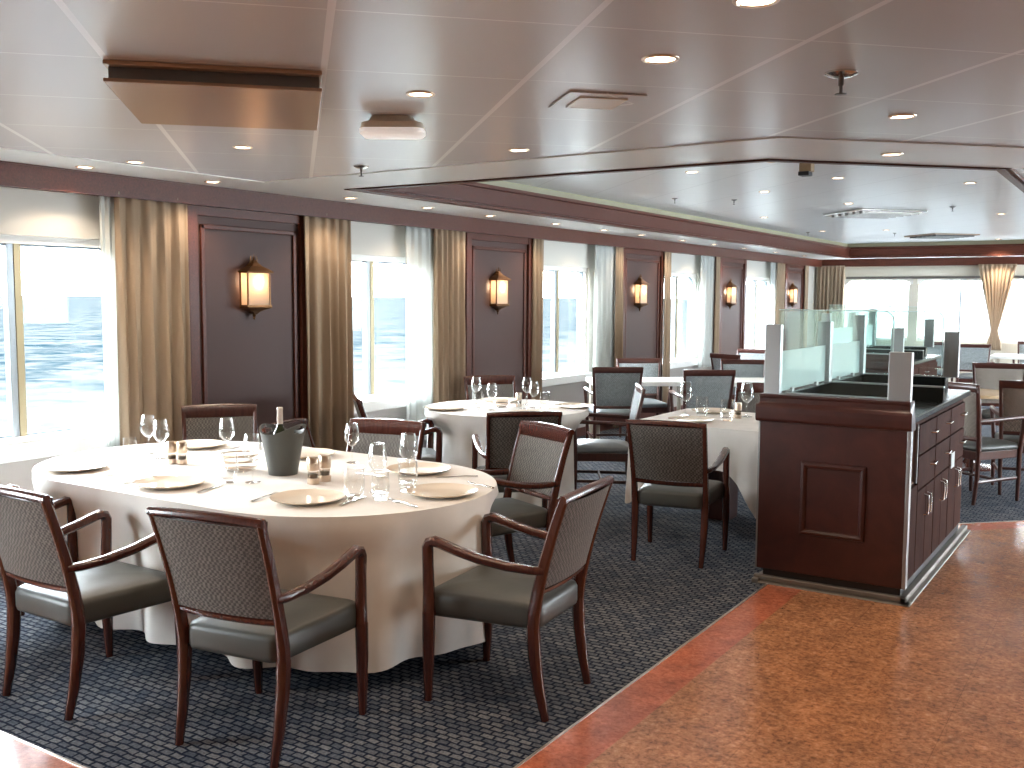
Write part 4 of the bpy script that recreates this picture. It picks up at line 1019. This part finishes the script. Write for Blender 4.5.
# ------------------------------------------------------------------ buffet counters
def counter(loc, label, detailed=True):
    # local frame: x 0..W from left to right, y 0..L away from the viewer
    W, L = .83, 2.05
    t = thing('buffet_counter', label, 'buffet counter', loc)
    WT = 1.012                                                # worktop height
    MB().box((.03, .04, .085), (W-.035, L, .975)).build('cabinet_body', 'cabinet_wood', t) if not detailed else None
    if detailed:
        # carcass left open at the near right corner (niche)
        b = MB().box((.03, .04, .085), (W-.33, L-.15, .975)).box((W-.33, .30, .085), (W-.035, L-.15, .975)).box((W-.33, .04, .085), (W-.035, .30, .62)).box((W-.33, .04, .955), (W-.035, .30, .975))
        b.build('cabinet_body', 'cabinet_wood', t)
    MB().box((.035, .02, .0), (W-.03, L-.16, .085)).build('plinth', 'black_plinth', t)
    s = MB()
    s.box((-.012, -.045, 0), (W+.03, .02, .014)).box((-.012, -.012, .014), (W+.006, .02, .045)).box((W-.03, -.045, 0), (W+.03, L+.02, .014)).box((W-.03, -.012, .014), (W+.006, L+.02, .045)).box((-.012, -.045, 0), (.03, L+.02, .03))
    s.build('kick_strip', 'strip_steel', t, bevel=.006)
    # end panel with a raised square moulding
    e = MB(); e.box((.0, 0, .085), (W-.022, .04, .975)); e.build('end_panel', 'counter_wood', t, bevel=.003)
    m_ = MB(); x0, x1, z0, z1 = .245, .605, .315, .735
    o4 = lambda d: [(x0+d, z0+d), (x1-d, z0+d), (x1-d, z1-d), (x0+d, z1-d)]
    rs = [m_.ring([(x, y, z) for x, z in o4(d)]) for d, y in ((0, 0), (.004, -.012), (.018, -.016), (.030, -.010), (.036, -.001))]
    for a, b in zip(rs, rs[1:]): m_.skin(a, b)
    m_.build('panel_moulding', 'counter_wood', t)
    MB().box((W-.022, -.004, .085), (W-.002, .045, .955)).build('corner_strip', 'steel', t, bevel=.002)
    MB().box((-.006, -.003, .085), (.003, .03, .955)).build('edge_strip', 'steel', t)
    # profiled wooden cap over the end
    c = MB(); prof = [(0, .945), (-.016, .950), (-.024, .965), (-.026, 1.0), (-.026, 1.030), (-.020, 1.045), (-.012, 1.052), (-.008, 1.060), (-.008, 1.085), (-.014, 1.090), (-.014, 1.104), (.09, 1.104), (.09, .945)]
    A = c.ring([(-.018 - (.004 if z < 1.05 else -.014), y, z) for y, z in prof]); B = c.ring([(W-.010 + (.012 if z < 1.05 else 0), y, z) for y, z in prof])
    c.skin(A, B); c.cap(A); c.cap(B, True); c.build('end_cap', 'counter_wood', t, bevel=.003)
    # granite top, raised ledges round three sides and a divider
    MB().box((.03, .05, .975), (W-.01, L+.01, WT)).build('worktop', 'granite_black', t, bevel=.006)
    u = MB(); u.box((.0, .09, .975), (.11, L+.01, 1.10)).box((.11, L-.10, WT), (W-.16, L+.01, 1.10)); u.build('upstand', 'granite_black', t, bevel=.004)
    MB().box((.11, 1.08, WT), (W-.03, 1.13, 1.098)).build('divider', 'granite_black', t)
    for q in (((.11, 1.078, 1.098), (W-.03, 1.132, 1.106)), ((.11, L-.105, 1.100), (W-.16, L-.085, 1.108)), ((.115, .086, 1.104), (W-.14, .098, 1.112))): MB().box(*q).build('steel_edging', 'steel', t)
    # posts of the glass guard
    def post(x0, y0, x1, y1, z): MB().box((x0, y0, 1.10), (x1, y1, z)).build('guard_post', 'steel', t, bevel=.003)
    post(.005, .035, .095, .085, 1.50); post(.015, 1.06, .100, 1.13, 1.50); post(.015, 1.97, .100, 2.04, 1.53)
    post(W-.140, .035, W-.022, .085, 1.365); post(W-.19, L-.05, W-.09, L+.0, 1.42)
    # side panes: clear above, frosted below
    for y0, y1 in ((.10, 1.05), (1.14, 1.96)):
        MB().box((.066, y0, 1.345), (.074, y1, 1.575)).build('clear_pane', 'guard_glass', t)
        MB().box((.066, y0, 1.110), (.074, y1, 1.345)).build('frosted_pane', 'frosted_glass', t)
        cl = MB()
        for y in (y0+.22, y1-.22): cl.box((.05, y-.02, 1.098), (.09, y+.02, 1.12))
        cl.build('glass_clamp', 'steel', t)
    def endpane(x0, x1, y, z0, z1):
        g_ = MB(); r = .06; pts = [(x0, z0), (x1, z0)] + [(x1-r+r*cos(a*pi/12), z1-r+r*sin(a*pi/12)) for a in range(7)] + [(x0, z1)]
        A = g_.ring([(x, y, z) for x, z in pts]); B = g_.ring([(x, y+.008, z) for x, z in pts]); g_.skin(A, B); g_.cap(A); g_.cap(B, True)
        g_.build('end_pane', 'guard_glass', t)
        rim = MB(); rim.tube([(x, y+.004, z) for x, z in pts[1:]], .0035, 6); rim.build('pane_edge', 'frosted_glass', t, smooth=True)
    endpane(.075, W-.125, .055, 1.112, 1.585); endpane(.075, W-.20, L-.04, 1.108, 1.56)
    # right side fronts
    X = W-.035
    if detailed:
        n_ = MB().box((W-.335, .05, .62), (W-.325, .30, .955)).box((W-.33, .292, .62), (W-.036, .30, .955)).box((W-.33, .05, .62), (W-.036, .30, .628)); n_.build('niche_lining', 'steel_warm', t)
        MB().box((X-.004, .286, .62), (X+.014, .302, .955)).build('niche_trim', 'steel', t)
        MB().box((X, .055, .10), (X+.018, .30, .61)).build('niche_door', 'cabinet_wood', t, bevel=.003)
        cols = [(.31, .82), (.83, 1.32), (1.33, 1.885)]
        for k, (a, b) in enumerate(cols):
            for z0, z1 in ((.775, .945), (.575, .765)):
                d = BX((X, a+.006, z0), (X+.018, b-.006, z1)).build('drawer', 'cabinet_wood', t, bevel=.003)
                hz = (z0+z1)/2+.01; hy = b-.10
                h_ = MB(); h_.tube([(X+.016, hy-.055, hz), (X+.040, hy-.05, hz), (X+.042, hy, hz), (X+.040, hy+.05, hz), (X+.016, hy+.055, hz)], .0055, 8); h_.build('drawer_handle', 'silver', d, smooth=True)
            mid = (a+b)/2
            for a2, b2, hy in ((a, mid, mid-.04), (mid, b, mid+.04)):
                d = BX((X, a2+.005, .10), (X+.018, b2-.005, .565)).build('door', 'cabinet_wood', t, bevel=.003)
                h_ = MB(); h_.tube([(X+.016, hy, .40), (X+.040, hy, .405), (X+.042, hy, .46), (X+.040, hy, .515), (X+.016, hy, .52)], .0055, 8); h_.build('door_handle', 'silver', d, smooth=True)
        pt = MB().box((X+.018, 1.40, .545), (X+.020, 1.52, .645)); o = pt.build('paper_notice', 'paper', t)
    return t
counter((-1.885, 5.57, 0), 'dark wood buffet counter with glass guard and drawers, at the edge of the granite floor')
counter((-2.86, 10.2, 0), 'second buffet counter of dark wood beyond the first, seen through its glass guard')

# ------------------------------------------------------------------ light
w = bpy.data.worlds.new('sky'); bpy.context.scene.world = w; w.use_nodes = True
nt = w.node_tree; bg = nt.nodes['Background']
tc = N(nt, 'ShaderNodeTexCoord'); sp = N(nt, 'ShaderNodeSeparateXYZ'); nt.links.new(tc.outputs['Generated'], sp.inputs[0])
r = ramp(nt, sp.outputs[2], [(.0, (.84, .92, 1.0)), (.12, (.90, .95, 1.0)), (.5, (.84, .92, 1.0))]); nt.links.new(r.outputs[0], bg.inputs[0])
bg.inputs[1].default_value = 24.0
# daylight portals in the window openings help the sampling only
def portal(loc, rot, sx, sy):
    l = bpy.data.lights.new('portal', 'AREA'); l.shape = 'RECTANGLE'; l.size = sx; l.size_y = sy; l.cycles.is_portal = True
    o = bpy.data.objects.new('window_portal', l); C.objects.link(o); o.location = loc; o.rotation_euler = rot
for c in WC: portal((WX-.13, c, (SILL+HEAD)/2), (0, -pi/2, 0), HEAD-SILL, 2*HW)
for a, b in RW: portal((4.13, (a+b)/2, 1.425), (0, pi/2, 0), 1.25, b-a)
for a, b in FW: portal(((a+b)/2, BY+.13, 1.445), (-pi/2, 0, 0), b-a, 1.17)

sc = bpy.context.scene
sc.view_settings.view_transform = 'Standard'; sc.view_settings.look = 'None'; sc.view_settings.gamma = 1
sc.view_settings.use_curve_mapping = False; sc.view_settings.exposure = 1.1
sc.cycles.max_bounces = 10; sc.cycles.diffuse_bounces = 5; sc.cycles.glossy_bounces = 4; sc.cycles.transparent_max_bounces = 24
sc.cycles.sample_clamp_indirect = 25; sc.cycles.caustics_reflective = False; sc.cycles.caustics_refractive = False
sc.cycles.use_denoising = True; sc.cycles.blur_glossy = 1.0
